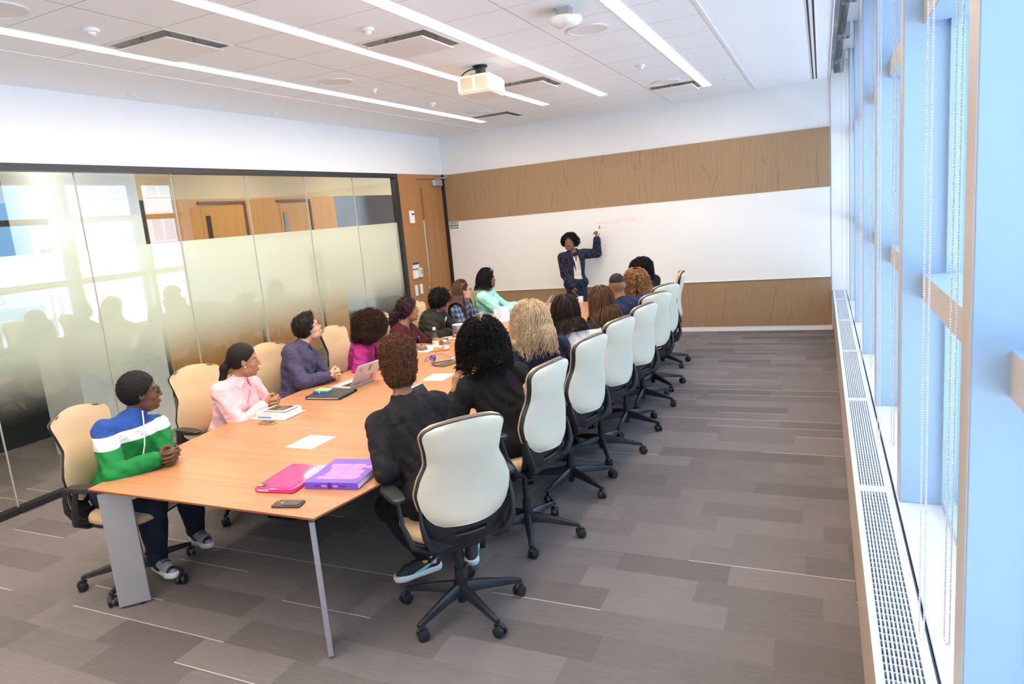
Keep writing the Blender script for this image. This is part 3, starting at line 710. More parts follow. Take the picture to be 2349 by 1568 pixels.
for sx in (-1, 1):
    for sy in (-1, 1):
        cx, cy = sx * .755, sy * 3.405; a = math.atan2(-sy * .74, -sx * .67)   # leg runs diagonally inward
        Mx = RZ(a, (cx, cy, 0))
        m = MB(); m.bbox(.0, .165, -.013, .013, .012, .70, .003, Mx=Mx); m.build('leg', M['aluminium'], tb)
        m = MB(); m.prism([(.165, .698), (.165, .628), (.42, .675), (.42, .698)], -.011, .011, Mx=Mx @ Matrix(((1, 0, 0, 0), (0, 0, 1, 0), (0, 1, 0, 0), (0, 0, 0, 1)))); m.build('leg_bracket', M['aluminium'], tb)
        m = MB(); m.cyl(tuple(Mx @ Vector((.12, 0, 0))), tuple(Mx @ Vector((.12, 0, .015))), .014); m.build('leg_foot', M['dark_metal'], tb)
for y in (-1.2, 1.2):
    m = MB(); m.bbox(-.35, .35, y - .04, y + .04, 0, .70, .004); m.build('pedestal', M['dark_metal'], tb)
m = MB(); m.box(-.5, .5, -2.9, 2.9, .675, .70); m.build('under_frame', M['dark_metal'], tb)

# ------------------------------------------------------------------ office chairs
def chair_w(v):   # half width of the back against height 0..1
    return float(np.interp(v, [0, .04, .10, .20, .33, .47, .60, .74, .87, .95, 1.0], [.140, .180, .212, .238, .250, .226, .190, .198, .214, .206, .150]))
def chair_x(u, v):  # back surface: behind the seat, leaning back, lumbar forward
    return -.215 - .085 * v ** 1.6 - .03 * (1 - v) ** 2 + .018 * math.sin(PI * min(1, v * 1.4)) + .045 * u * u
ZB0, ZB1 = .535, 1.065
def back_pt(u, v, off=0.0, grow=0.0):
    w = chair_w(v) + grow
    z = ZB0 + (ZB1 - ZB0) * v + (grow * (1 if v > .5 else 0)) * max(0, v - .9) * 10
    z -= .022 * (u * u) * (1 if v > .85 else 0) * (v - .85) / .15
    return (chair_x(u, v) + off, u * w, z)
def shell(off0, off1, grow, nu=16, nv=26, bulge=0.0):
    V = []; F = []
    for s, off in ((0, off0), (1, off1)):
        for j in range(nv + 1):
            for i in range(nu + 1):
                u = -1 + 2 * i / nu; v = j / nv
                e = min(1, (1 - abs(u)) * 5) * min(1, v * 9, (1 - v) * 9); e = math.sqrt(max(0, e))
                o = off + (off - (off0 + off1) / 2) * 0 + (bulge if s else -bulge) * (e - 1)
                V.append(back_pt(u, v, o, grow))
    n = (nu + 1) * (nv + 1); R_ = nu + 1
    for j in range(nv):
        for i in range(nu):
            a = j * R_ + i; F.append((a, a + 1, a + R_ + 1, a + R_)[::-1]); F.append((n + a, n + a + 1, n + a + R_ + 1, n + a + R_))
    for j in range(nv):
        for i in (0, nu):
            a = j * R_ + i; q = (a, a + R_, n + a + R_, n + a); F.append(q if i else q[::-1])
    for i in range(nu):
        for j in (0, nv):
            a = j * R_ + i; q = (a, a + 1, n + a + 1, n + a); F.append(q[::-1] if j else q)
    return V, F
def make_chair():
    t = empty('office_chair', (0, 0, 0), '', 'office chair')
    V, F = shell(-.022, -.004, -.002, bulge=.010); mkobj('back_cover', V, F, M['chair_shell'], t, smooth='auto')
    V, F = shell(.008, .034, .008, bulge=.014); mkobj('back_cushion', V, F, M['chair_tan'], t, smooth='auto')
    # black frame: rim band round the back that carries on below it as a slotted shell
    fr = MB(); pts = []
    for k in range(0, 27): pts.append(back_pt(-1, k / 26, .0, .000))
    for k in range(1, 12): pts.append(back_pt(-1 + 2 * k / 12, 1.0, .0, .0))
    for k in range(26, -1, -1): pts.append(back_pt(1, k / 26, .0, .000))
    P = np.array(pts)
    P[:, 0] += .004
    fr.tube(P, .0135, 8, flat=('out', .42))
    # lower shell
    nu, nv = 16, 12; Vv = []; R_ = nu + 1
    def low(u, w_):  # w_ 0 top .. 1 bottom
        top = np.array(back_pt(u, .10, .0, .012)); 
        z = top[2] + .03 - .225 * w_; hw = float(np.interp(w_, [0, .35, .7, 1], [.238, .240, .225, .17]))
        x = top[0] + .012 + .0 * w_ + .075 * w_ ** 2.5 + (-.02) * (1 - u * u) * w_
        return (x, u * hw, z)
    for s in (-.009, .009):
        for j in range(nv + 1):
            for i in range(nu + 1):
                u = -1 + 2 * i / nu; p = low(u, j / nv); Vv.append((p[0] + s, p[1], p[2]))
    n = R_ * (nv + 1); Fv = []; hole = lambda i, j: (5 <= i <= 10 and 6 <= j <= 7)
    for j in range(nv):
        for i in range(nu):
            if hole(i, j): continue
            a = j * R_ + i; Fv += [(a, a + 1, a + R_ + 1, a + R_), (n + a, n + a + R_, n + a + R_ + 1, n + a + 1)]
            if i == 0 or hole(i - 1, j): Fv.append((a, a + R_, n + a + R_, n + a))
            if i == nu - 1 or hole(i + 1, j): Fv.append((a + 1, n + a + 1, n + a + R_ + 1, a + R_ + 1))
            if j == 0 or hole(i, j - 1): Fv.append((a, n + a, n + a + 1, a + 1))
            if j == nv - 1 or hole(i, j + 1): Fv.append((a + R_, a + R_ + 1, n + a + R_ + 1, n + a + R_))
    fr.add(Vv, Fv)
    fr.box(-.178, -.170, -.20, .20, .405, .480)
    for s in (-1, 1):   # side rails sweeping down to the seat mechanism
        fr.tube([(-.195, s * .240, .64), (-.205, s * .243, .57), (-.215, s * .232, .50), (-.20, s * .20, .435), (-.15, s * .16, .40), (-.06, s * .10, .395)], [.010, .017, .024, .026, .024, .02], 10, flat=((0, 1, 0), .6))
    fr.build('back_frame', M['chair_black'], t, smooth='auto')
    # seat
    S = MB(); pr = []
    for k in range(40):
        a = 2 * PI * k / 40; c, s = math.cos(a), math.sin(a); e = 2 / 3.4
        pr.append((.065 + .215 * math.copysign(abs(c) ** e, c), .245 * math.copysign(abs(s) ** e, s)))
    lay = [(.94, .418), (1.0, .43), (1.0, .452), (.97, .466), (.85, .474), (.5, .470), (.0, .466)]
    V = []; F = []
    for sc, z in lay: V += [(.065 + (x - .065) * sc, y * sc, z - .012 * ((x - .065) / .215 > .7) * sc) for x, y in pr]
    for j in range(len(lay) - 1):
        for i in range(40): F.append((j * 40 + i, j * 40 + (i + 1) % 40, (j + 1) * 40 + (i + 1) % 40, (j + 1) * 40 + i))
    S.add(V, F); S.build('seat', M['chair_tan'], t, smooth=True)
    m = MB(); m.prism([(.065 + (x - .065) * .96, y * .96) for x, y in pr], .400, .419); m.bbox(-.13, .12, -.09, .09, .345, .40, .015); m.cyl((.05, -.17, .375), (.05, .17, .375), .007); m.cyl((-.02, .10, .36), (-.02, .15, .36), .03)
    m.build('seat_pan', M['chair_black'], t, smooth='auto')
    for s in (-1, 1):
        a = MB(); a.tube([(-.09, s * .14, .395), (-.13, s * .20, .40), (-.13, s * .272, .44), (-.09, s * .300, .54), (-.055, s * .300, .655)], [.020, .023, .024, .021, .018], 10, flat=((0, 1, 0), .55))
        sup = a.build('armrest', M['chair_black'], t, smooth='auto')
        b = MB(); pl = []
        for k in range(28):
            th = 2 * PI * k / 28; c, q = math.cos(th), math.sin(th); pl.append((.02 + .125 * math.copysign(abs(c) ** .7, c), s * .300 + .042 * math.copysign(abs(q) ** .7, q)))
        V = []; F = []
        for sc, z in ((.86, .655), (1, .662), (1, .675), (.9, .684), (.0, .686)): V += [(.02 + (x - .02) * sc, s * .300 + (y - s * .300) * sc, z) for x, y in pl]
        for j in range(4):
            for i in range(28): F.append((j * 28 + i, j * 28 + (i + 1) % 28, (j + 1) * 28 + (i + 1) % 28, (j + 1) * 28 + i))
        F.append(tuple(range(28))[::-1]); b.add(V, F); b.build('arm_pad', M['chair_black'], sup, smooth='auto')
    m = MB(); m.cyl((0, 0, .20), (0, 0, .40), .017); m.cyl((0, 0, .13), (0, 0, .235), .027); m.cyl((0, 0, .045), (0, 0, .14), .023); m.build('gas_column', M['chair_black'], t, smooth='auto')
    m = MB(); m.cyl((0, 0, .085), (0, 0, .155), .042, .036, seg=20)
    for k in range(5):
        a = 2 * PI * k / 5 + .2; c, s = math.cos(a), math.sin(a)
        prof = [(.03, .125, .026, .030), (.12, .118, .022, .024), (.24, .098, .017, .017), (.315, .086, .016, .012), (.332, .082, .012, .008)]
        V = []; F = []
        for r, z, hw, hh in prof:
            for dy, dz in ((-hw, -hh), (hw, -hh), (hw * .75, hh * .6), (hw * .35, hh), (-hw * .35, hh), (-hw * .75, hh * .6)): V.append((r * c - dy * s, r * s + dy * c, z + dz))
        for j in range(4):
            for i in range(6): F.append((j * 6 + i, j * 6 + (i + 1) % 6, (j + 1) * 6 + (i + 1) % 6, (j + 1) * 6 + i))
        F += [tuple(range(24, 30))]; m.add(V, F)
    m.build('star_base', M['chair_black'], t, smooth='auto')
    cst = None
    for k in range(5):
        a = 2 * PI * k / 5 + .2; c, s = math.cos(a), math.sin(a)
        if cst is None:
            m = MB(); m.cyl((0, 0, .055), (0, 0, .085), .008)
            for q in (-1, 1): m.cyl((.012, q * .006, .029), (.012, q * .024, .029), .029, seg=22); m.cyl((.012, q * .024, .029), (.012, q * .027, .029), .024, .018, seg=22)
            m.tube([(-.014, 0, .05), (.0, 0, .062), (.02, 0, .063), (.036, 0, .05)], .009, 8)
            cst = m.build('caster', M['chair_black'], t, smooth='auto'); o = cst
        else: o = cst.copy(); COL.objects.link(o)
        o.location = (.322 * c, .322 * s, 0); o.rotation_euler = (0, 0, a + (1.1, 2.6, .4, 3.7, 5.1)[k])
    return t
chair0 = make_chair(); chair0_used = False
def chair(x, y, yaw, label, group, base=0.0, lift=0.0):
    global chair0_used
    c = chair0 if not chair0_used else copy_tree(chair0); chair0_used = True
    c.location = (x, y, 0); c.rotation_euler = (0, 0, math.radians(yaw)); c['label'] = label; c['group'] = group
    if group.startswith('office chairs on the window'): lift = .042
    for o in c.children:    # the swivel base keeps its own angle
        if o.name.startswith(('star_base', 'caster')):
            R_ = Matrix.Rotation(math.radians(base), 4, 'Z'); o.matrix_basis = R_ @ o.matrix_basis
        elif not o.name.startswith('gas_column'): o.location.z += lift
    return c
GR = 'office chairs on the window side of the table'
GL = 'office chairs on the glass partition side of the table'
chair(-1.72, 2.89, 142, 'cream backed office chair nearest the camera, behind the person with short auburn hair', GR, 32)
chair(-1.70, 3.77, 170, 'cream backed office chair behind the person with big black curls', GR, 10)
chair(-1.68, 4.57, 166, 'cream backed office chair behind the person with blonde hair', GR, 48)
chair(-1.66, 5.30, 163, 'cream backed office chair behind the person in the black and white top', GR, 16)
chair(-1.63, 6.01, 164, 'cream backed office chair behind the brown haired person in black', GR, 64)
chair(-1.66, 6.80, 150, 'cream backed office chair turned toward the camera behind the man in navy', GR, 5)
chair(-1.70, 7.45, 152, 'cream backed office chair showing as a second rim behind the man in navy', GR, 50)
chair(-1.80, 8.50, 192, 'office chair seen edge-on with its tan front showing, farthest on the window side', GR, 16)
chair(-3.84, 2.62, 12, 'office chair with tan front under the person in the striped sweater', GL, 22)
chair(-4.06, 3.62, -6, 'office chair with tan front under the person in the pink shirt', GL, 50)
chair(-4.12, 4.46, -4, 'office chair with tan front under the person in the dark checked shirt', GL, 10)
chair(-4.05, 5.34, 6, 'office chair with tan front behind the person in the magenta shirt', GL, 33)
chair(-4.10, 6.18, 6, 'office chair mostly hidden by the person in the maroon cardigan', GL, 5)
chair(-4.14, 6.98, 0, 'office chair mostly hidden by the person in the dark blazer', GL, 44)
chair(-4.13, 7.74, 0, 'office chair mostly hidden by the person with very long straight hair', GL, 18)
chair(-4.08, 8.45, 6, 'office chair with tan front behind the person in the mint jacket', GL, 27)

# ------------------------------------------------------------------ people: smooth bodies grown from tapered limbs
class Field:
    """signed distance grid; shapes blend smoothly, then the surface is meshed"""
    def __init__(s, lo, hi, h):
        s.lo = np.array(lo, np.float32); s.h = h
        s.n = np.ceil((np.array(hi) - s.lo) / h).astype(int) + 2
        s.F = np.full(s.n, .2, np.float32)
    def sub(s, lo, hi):
        a = np.clip(np.floor((np.array(lo) - s.lo) / s.h).astype(int), 0, s.n); b = np.clip(np.ceil((np.array(hi) - s.lo) / s.h).astype(int) + 1, 0, s.n)
        if (b <= a).any(): return None, None
        g = [(s.lo[i] + s.h * np.arange(a[i], b[i], dtype=np.float32)).reshape([-1 if j == i else 1 for j in range(3)]) for i in range(3)]
        return tuple(slice(a[i], b[i]) for i in range(3)), g
    def put(s, sl, d, k, op):
        A = s.F[sl]
        if op == 'add':
            if k <= 0: s.F[sl] = np.minimum(A, d)
            else:
                h = np.clip(.5 + .5 * (A - d) / k, 0, 1); s.F[sl] = A + (d - A) * h - k * h * (1 - h)
        else:
            d = -d
            h = np.clip(.5 - .5 * (A - d) / max(k, 1e-4), 0, 1); s.F[sl] = A + (d - A) * h + k * h * (1 - h)
    def cone(s, a, b, ra, rb=None, k=.02, op='add'):
        rb = ra if rb is None else rb
        a = np.array(a, float); b = np.array(b, float); R_ = max(ra, rb) + max(k, 0) + .03
        sl, g = s.sub(np.minimum(a, b) - R_, np.maximum(a, b) + R_)
        if sl is None: return
        ab = b - a; L2 = float(ab @ ab) + 1e-9
        p = [g[i] - a[i] for i in range(3)]
        t = np.clip((p[0] * ab[0] + p[1] * ab[1] + p[2] * ab[2]) / L2, 0, 1)
        d = np.sqrt((p[0] - t * ab[0]) ** 2 + (p[1] - t * ab[1]) ** 2 + (p[2] - t * ab[2]) ** 2) - (ra + t * (rb - ra))
        s.put(sl, d.astype(np.float32), k, op)
    def ell(s, c, r, R3=None, k=.02, op='add'):
        c = np.array(c, float); r = np.array(r, float); m = r.max() + max(k, 0) + .03
        sl, g = s.sub(c - m, c + m)
        if sl is None: return
        p = [g[i] - c[i] for i in range(3)]
        if R3 is None: R3 = np.eye(3)
        q = [p[0] * R3[i][0] + p[1] * R3[i][1] + p[2] * R3[i][2] for i in range(3)]
        k0 = np.sqrt(sum((q[i] / r[i]) ** 2 for i in range(3))); k1 = np.sqrt(sum((q[i] / r[i] ** 2) ** 2 for i in range(3)))
        d = k0 * (k0 - 1) / (k1 + 1e-6)
        s.put(sl, d.astype(np.float32), k, op)
    def plane_cut(s, c, n, R_, k=.004):
        """removes what lies beyond a plane, only within R of c"""
        c = np.array(c, float); sl, g = s.sub(c - R_, c + R_)
        if sl is None: return
        d = sum((g[i] - c[i]) * n[i] for i in range(3)) + 0 * g[0] * g[1] * g[2]
        s.F[sl] = np.maximum(s.F[sl], d.astype(np.float32))
    def mesh(s):
        F = s.F; ins = F < 0
        c = np.zeros([x - 1 for x in F.shape], np.int8)
        for i in (0, 1):
            for j in (0, 1):
                for k in (0, 1): c += ins[i:F.shape[0] - 1 + i, j:F.shape[1] - 1 + j, k:F.shape[2] - 1 + k]
        act = (c > 0) & (c < 8); I = np.argwhere(act)
        idx = np.full(act.shape, -1, np.int32); idx[act] = np.arange(len(I))
        P = np.zeros((len(I), 3)); Wt = np.zeros(len(I))
        cor = [(i, j, k) for i in (0, 1) for j in (0, 1) for k in (0, 1)]
        val = {q: F[I[:, 0] + q[0], I[:, 1] + q[1], I[:, 2] + q[2]] for q in cor}
        for q in cor:
            for ax in range(3):
                if q[ax]: continue
                r = list(q); r[ax] = 1; r = tuple(r)
                a, b = val[q], val[r]; x = (a < 0) != (b < 0)
                t = np.where(x, a / (a - b + 1e-12), 0)
                for d in range(3): P[:, d] += np.where(x, q[d] + (t if d == ax else 0), 0)
                Wt += x
        V = (I + P / Wt[:, None]) * s.h + s.lo
        Q = []
        for ax in range(3):
            sh = [slice(1, -1)] * 3; a = list(sh); b = list(sh); a[ax] = slice(0, -1); b[ax] = slice(1, None)
            A = ins[tuple(a)]; B = ins[tuple(b)]; E = np.argwhere(A != B)
            if not len(E): continue
            sg = A[tuple(E.T)]
            o = E.copy()
            for d in range(3):
                if d != ax: o[:, d] += 1
            u, v = [d for d in range(3) if d != ax]
            def cell(du, dv):
                c_ = o.copy(); c_[:, u] += du; c_[:, v] += dv; return idx[tuple(c_.T)]
            q = np.stack([cell(-1, -1), cell(0, -1), cell(0, 0), cell(-1, 0)], 1)
            flip = sg if ax != 1 else ~sg
            q[~flip] = q[~flip][:, ::-1]; Q.append(q)
        return V, np.vstack(Q)

def nrm(v): v = np.array(v, float); return v / (np.linalg.norm(v) + 1e-12)
def yawv(a): a = math.radians(a); return np.array((math.cos(a), math.sin(a), 0.))
Z3 = np.array((0, 0, 1.))
def ik(S, T, l1, l2, hint):
    d = T - S; L_ = np.linalg.norm(d)
    if L_ > (l1 + l2) * .995: T = S + d / L_ * (l1 + l2) * .995; d = T - S; L_ = np.linalg.norm(d)
    a = (l1 * l1 - l2 * l2 + L_ * L_) / (2 * L_); h = math.sqrt(max(0, l1 * l1 - a * a)); u = d / L_
    hp = np.array(hint, float); hp = nrm(hp - u * (hp @ u)); return S + u * a + hp * h, T
def hand(F, w, d, n, side, curl=(.3, .4, .3), thumb=.5, sc=1.0):
    """palm, four unequal fingers and a thumb leaving the side of the palm"""
    d = nrm(d); n = nrm(np.array(n) - d * (np.array(n) @ d)); x = np.cross(d, n) * side
    offs = (.030, .010, -.011, -.030); kn = []
    for o, l in zip(offs, (.083, .087, .082, .074)):
        K = w + (d * l + x * o) * sc; kn.append(K)
        F.cone(w + x * o * .45 * sc, K, .0145 * sc, .0125 * sc, .012)
    F.cone(w - d * .03, w + d * .012, .023 * sc, .021 * sc, .015)
    for K, (a, b, c), sp in zip(kn, ((.042, .025, .019), (.047, .029, .020), (.043, .027, .019), (.033, .020, .017)), (.10, .02, -.06, -.14)):
        ang = 0; p = K
        for j, l in enumerate((a, b, c)):
            ang += curl[j]; v = nrm(d * math.cos(ang) + n * math.sin(ang) + x * sp * .6); q = p + v * l * sc
            F.cone(p, q, (.0092, .0082, .0074)[j] * sc, (.0084, .0076, .0062)[j] * sc, .0035); p = q
    b = w + (d * .022 + x * .026) * sc; m = b + nrm(d * .62 + x * .72 + n * thumb) * .042 * sc; t = m + nrm(d * .9 + x * .15 + n * (thumb + .15)) * .030 * sc
    F.cone(w + d * .01, b, .016 * sc, .016 * sc, .012); F.cone(b, m, .0145 * sc, .011 * sc, .008); F.cone(m, t, .0105 * sc, .0075 * sc, .004)
    return x
def head_frame(p):
    g = yawv(p['gy']); pt = math.radians(p.get('gp', 0)); f = g * math.cos(pt) + Z3 * math.sin(pt); s = nrm(np.cross(Z3, f))
    r = math.radians(p.get('gr', 0)); u = np.cross(f, s); s, u = s * math.cos(r) + u * math.sin(r), u * math.cos(r) - s * math.sin(r)
    return f, s, u

def skeleton(p):
    q = {}; H = np.array(p['hip'], float); Nk = np.array(p['neck'], float); q['H'], q['N'] = H, Nk
    tf = yawv(p['ty']); hf = yawv(p.get('hy', p['ty'])); t = nrm(Nk - H); tl = nrm(np.cross(t, tf)); tf = np.cross(tl, t)
    q['tf'], q['tl'], q['tu'] = tf, tl, t; q['hf'] = hf; hl = np.cross(Z3, hf); q['hl'] = hl
    W = p.get('w', .165); q['W'] = W
    q['S'] = [Nk + tl * W * s - t * .062 for s in (1, -1)]      # 0 left, 1 right
    if 'sh' in p: q['S'] = [q['S'][i] + np.array(p['sh'][i]) for i in (0, 1)]
    l1, l2 = p.get('arm', (.285, .25)); q['E'] = []; q['Wr'] = []
    for i in (0, 1):
        hint = p['elbow'][i] if 'elbow' in p else (tl * (1 if i == 0 else -1) * .5 - Z3 * .8 - tf * .3)
        e, w_ = ik(q['S'][i], np.array(p['wrist'][i], float), l1, l2, hint); q['E'].append(e); q['Wr'].append(w_)
    if p.get('stand'):
        q['K'] = [H + hl * .09 * s - Z3 * .43 + hf * .02 for s in (1, -1)]; q['A'] = [k - Z3 * .41 - hf * .02 for k in q['K']]
        q['K'] = [np.array(k) for k in p.get('knee', q['K'])]; q['A'] = [np.array(k) for k in p.get('ankle', q['A'])]
    else:
        q['K'] = [H + hl * .10 * s + hf * .42 - Z3 * .06 for s in (1, -1)]
        if 'knee' in p: q['K'] = [np.array(k, float) for k in p['knee']]
        q['A'] = [k * [1, 1, 0] + hf * .02 + Z3 * .085 for k in q['K']]
        if 'ankle' in p: q['A'] = [np.array(k, float) for k in p['ankle']]
    q['toe'] = [np.array(k, float) for k in p['toe']] if 'toe' in p else [a + hf * .155 - Z3 * .05 for a in q['A']]
    q['C'] = np.array(p['head'], float)
    return q
def torso(F, q, p, g=0.0, k=.05):
    R3 = np.array([q['tf'], q['tl'], q['tu']]); H, Nk = q['H'], q['N']; gs = p.get('girth', 1.0); W = q['W']
    L_ = np.linalg.norm(Nk - H); at = lambda a, f=0: H + (Nk - H) * a + q['tf'] * f
    F.ell(at(.0, -.01), (.115 * gs + g, .165 * gs + g, .115 + g), R3, k)
    F.ell(at(.33, .0), (.098 * gs + g, .135 * gs + g, .15 + g), R3, k)
    F.ell(at(.66, -.005), (.105 * gs + g, (W * .93) * (.4 + .6 * gs) + g, .165 + g), R3, k)
    F.ell(at(.84, -.018), (.074 * gs + g * .8, W * .88 + g * .6, .072 + g * .6), R3, k)
    for i in (0, 1): F.cone(at(.95, -.012), q['S'][i], .044 + g * .7, .052 * (.5 + .5 * gs) + g * .8, .03)
    F.cone(at(.95, -.015), at(1.06, -.0), .056 + g * .7, .050 + g * .5, .03)
    if p.get('bust') and (g == 0 or p.get('bust') is True):
        for s in (1, -1): F.ell(at(.60, .075) + q['tl'] * .07 * s, (.062 + g, .072 + g, .07 + g), R3, .03)
    if p.get('belly'): F.ell(at(.28, .05), (.12 + g, .15 + g, .13 + g), R3, .05)
def limbs(F, q, p, g=0.0, fore=1.0, arms=True, legs=True, k=.02):
    gs = .6 + .4 * p.get('girth', 1.0)
    if arms:
        for i in (0, 1):
            S, E, Wr = q['S'][i], q['E'][i], q['Wr'][i]
            F.cone(S, E, .053 * gs + g, .040 * gs + g, k); F.cone(E, E + (Wr - E) * fore, .041 * gs + g, (.041 + (.026 - .041) * fore) * gs + g * 1.0, k)
    if legs:
        for i in (0, 1):
            h = q['H'] + q['hl'] * .085 * (1, -1)[i]
            F.cone(h, q['K'][i], .086 * gs + g, .058 * gs + g, .04); F.cone(q['K'][i], q['A'][i], .056 * gs + g, .040 + g, .03)
            F.cone(q['K'][i] * .65 + q['A'][i] * .35 - q['hf'] * .012, q['K'][i] * .45 + q['A'][i] * .55 - q['hf'] * .008, .055 + g, .045 + g, .03)
def bounds(q, pad=.2):
    P = np.array([q['H'], q['N'], q['C'], *q['S'], *q['E'], *q['Wr'], *q['K'], *q['A'], *q['toe']]); return P.min(0) - pad, P.max(0) + pad
SKIN = {}
def skin(key, c):
    if key not in SKIN:
        m, nt, b = nodes_of('skin_' + key)
        co = coords(nt); nz = N(nt, 'ShaderNodeTexNoise'); nz.inputs['Scale'].default_value = 22; nz.inputs['Detail'].default_value = 3; L(nt, co, nz.inputs['Vector'])
        L(nt, mix_c(nt, nz.outputs['Fac'], tuple(x * .9 for x in c), tuple(min(1, x * 1.1) for x in c)), b.inputs['Base Color'])
        b.inputs['Roughness'].default_value = .5; b.inputs['Subsurface Weight'].default_value = .0; b.inputs['Specular IOR Level'].default_value = .4
        SKIN[key] = m
    return SKIN[key]
TONE = {'deep': (.11, .045, .022), 'brown': (.20, .088, .042), 'tan': (.36, .17, .085), 'light': (.60, .34, .22), 'mid': (.26, .12, .06)}
for k_, c_ in TONE.items(): skin(k_, c_)
M['eye_white'] = plain('eye_white', (.50, .46, .42), .4); M['iris'] = plain('iris', (.03, .015, .008), .2); M['lens_clear'] = pane('spectacle_lens', (.95, .95, .95), .8)
M['lip_dark'] = plain('lip_dark', (.26, .09, .07), .45); M['lip_pink'] = plain('lip_pink', (.50, .20, .17), .45)
def hair_mat(name, c, rough=.62, var=.35, vs=60, spec=.22, stretch=(1, 1, 1)):
    m = plain(name, c, rough, var=var, vs=vs, spec=spec, stretch=stretch, bump=.4, bs=260); return m
def curls(V, Nn, n, r, ln, rng, th=.0012, turns=2.0, seg=9, out=1.0):
    """short springy curls standing on a hair surface"""
    ii = rng.choice(len(V), n); P = V[ii]; D = Nn[ii] + rng.normal(0, .35, (n, 3)); D /= np.linalg.norm(D, axis=1)[:, None]
    A = np.cross(D, rng.normal(0, 1, (n, 3))); A /= np.linalg.norm(A, axis=1)[:, None] + 1e-9; B = np.cross(D, A)
    t = np.linspace(0, 1, seg)[None, :, None]; ph = rng.uniform(0, 6.28, (n, 1, 1)); ll = (ln * rng.uniform(.6, 1.3, (n, 1, 1)))
    C = P[:, None] + D[:, None] * (t * ll * out - .004) + (A[:, None] * np.cos(t * turns * 6.28 + ph) + B[:, None] * np.sin(t * turns * 6.28 + ph)) * r
    return strands_mesh(C, th * rng.uniform(.8, 1.3, n))
def strands_mesh(C, th, taper=.55, sides=3):
    """C: strands x points x 3 -> thin tubes"""
    n, s, _ = C.shape; T = np.gradient(C, axis=1); T /= np.linalg.norm(T, axis=2)[..., None] + 1e-9
    ref = np.array((.31, .57, .76)); A = np.cross(T, ref); A /= np.linalg.norm(A, axis=2)[..., None] + 1e-9; B = np.cross(T, A)
    rr = (np.asarray(th).reshape(-1, 1) * np.linspace(1, taper, s)[None])[..., None]
    R_ = [C + (A * math.cos(a) + B * math.sin(a)) * rr for a in np.arange(sides) * 2 * PI / sides]
    V = np.stack(R_, 2).reshape(-1, 3)
    b = (np.arange(n) * s * sides)[:, None, None] + (np.arange(s - 1) * sides)[None, :, None] + np.arange(sides)[None, None, :]
    b2 = (np.arange(n) * s * sides)[:, None, None] + (np.arange(s - 1) * sides)[None, :, None] + ((np.arange(sides) + 1) % sides)[None, None, :]
    F = np.stack([b, b2, b2 + sides, b + sides], -1).reshape(-1, 4)
    return V, F
def vnormals(V, F):
    n = np.cross(V[F[:, 1]] - V[F[:, 0]], V[F[:, 2]] - V[F[:, 0]]); o = np.zeros_like(V)
    for k in range(F.shape[1]): np.add.at(o, F[:, k], n)
    return o / (np.linalg.norm(o, axis=1)[:, None] + 1e-12)
def vnoise(P, sc, seed):
    """cheap smooth noise from summed sines"""
    rng = np.random.default_rng(seed); o = np.zeros(len(P))
    for k in range(9):
        d = rng.normal(0, 1, 3); d /= np.linalg.norm(d); o += np.sin(P @ d * sc * rng.uniform(.7, 1.6) + rng.uniform(0, 6.28))
    return o / 4.0
def flow(q, p, n, length, rng, step=.012, part='centre', spread=.012, fmax=.35, lift=0.0, ymin=-.35, grav=1.0, col=.018, side_bias=0.0, back=.35):
    """long hair: strands leave the scalp, follow the head and hang over the shoulders"""
    f, s, u = head_frame(p); C = q['C']; Rh = np.array([f, s, u])
    D = rng.normal(0, 1, (n * 6, 3)); D /= np.linalg.norm(D, axis=1)[:, None]
    keep = (D[:, 2] > ymin) & (D[:, 0] - D[:, 2] * .9 < fmax * .55); D = D[keep][:n]; n = len(D)
    er = np.array((.103, .081, .108)); off = np.array((-.004, 0, .018))
    lay = rng.uniform(.0, spread, n)
    P = D * (er + lay[:, None]) + off
    pts = [P]; vel = D * .3; S_ = int(length / step)
    sh = [(C_to(q, q['S'][0], Rh), C_to(q, q['S'][1], Rh)), (C_to(q, q['N'], Rh), C_to(q, q['H'], Rh))]
    gdir = Rh @ np.array((0, 0, -1.)); tb = C_to(q, q['N'] * .35 + q['H'] * .65, Rh)
    for k in range(S_):
        q1 = P - off
        rad = er + lay[:, None] + .004
        k0 = np.linalg.norm(q1 / rad, axis=1)[:, None]; nn = q1 / rad ** 2; nn /= np.linalg.norm(nn, axis=1)[:, None]
        g = np.repeat(gdir[None], n, 0) * grav
        g = g + np.array((-back, 0, 0)) * (k0 < 1.25) * (P[:, :1] > -.02)    # combed back off the face
        g = g + np.sign(P[:, 1:2]) * np.array((0, side_bias, 0)) + nn * lift * (k < 6)
        near = (k0 < 1.08)
        g = np.where(near, g - nn * np.minimum(0, (g * nn).sum(1))[:, None] - 0 * nn, g)
        vel = vel * .55 + g / (np.linalg.norm(g, axis=1)[:, None] + 1e-9) * .45
        P = P + vel / (np.linalg.norm(vel, axis=1)[:, None] + 1e-9) * step
        q1 = P - off; k0 = np.linalg.norm(q1 / rad, axis=1)[:, None]; P = np.where(k0 < 1, q1 / k0 + off, P)
        for (a, b), r in ((sh[0], .085 + col), (sh[1], .118 + col)):
            ab = b - a; t = np.clip(((P - a) @ ab) / (ab @ ab), 0, 1)[:, None]; c = a + t * ab; d = P - c; dl = np.linalg.norm(d, axis=1)[:, None] + 1e-9
            rr = r + lay[:, None] * .7; P = np.where(dl < rr, c + d / dl * rr, P)
        pts.append(P)
    A = np.stack(pts, 1)
    return (A @ Rh) + C
def C_to(q, X, Rh): return Rh @ (X - q['C'])
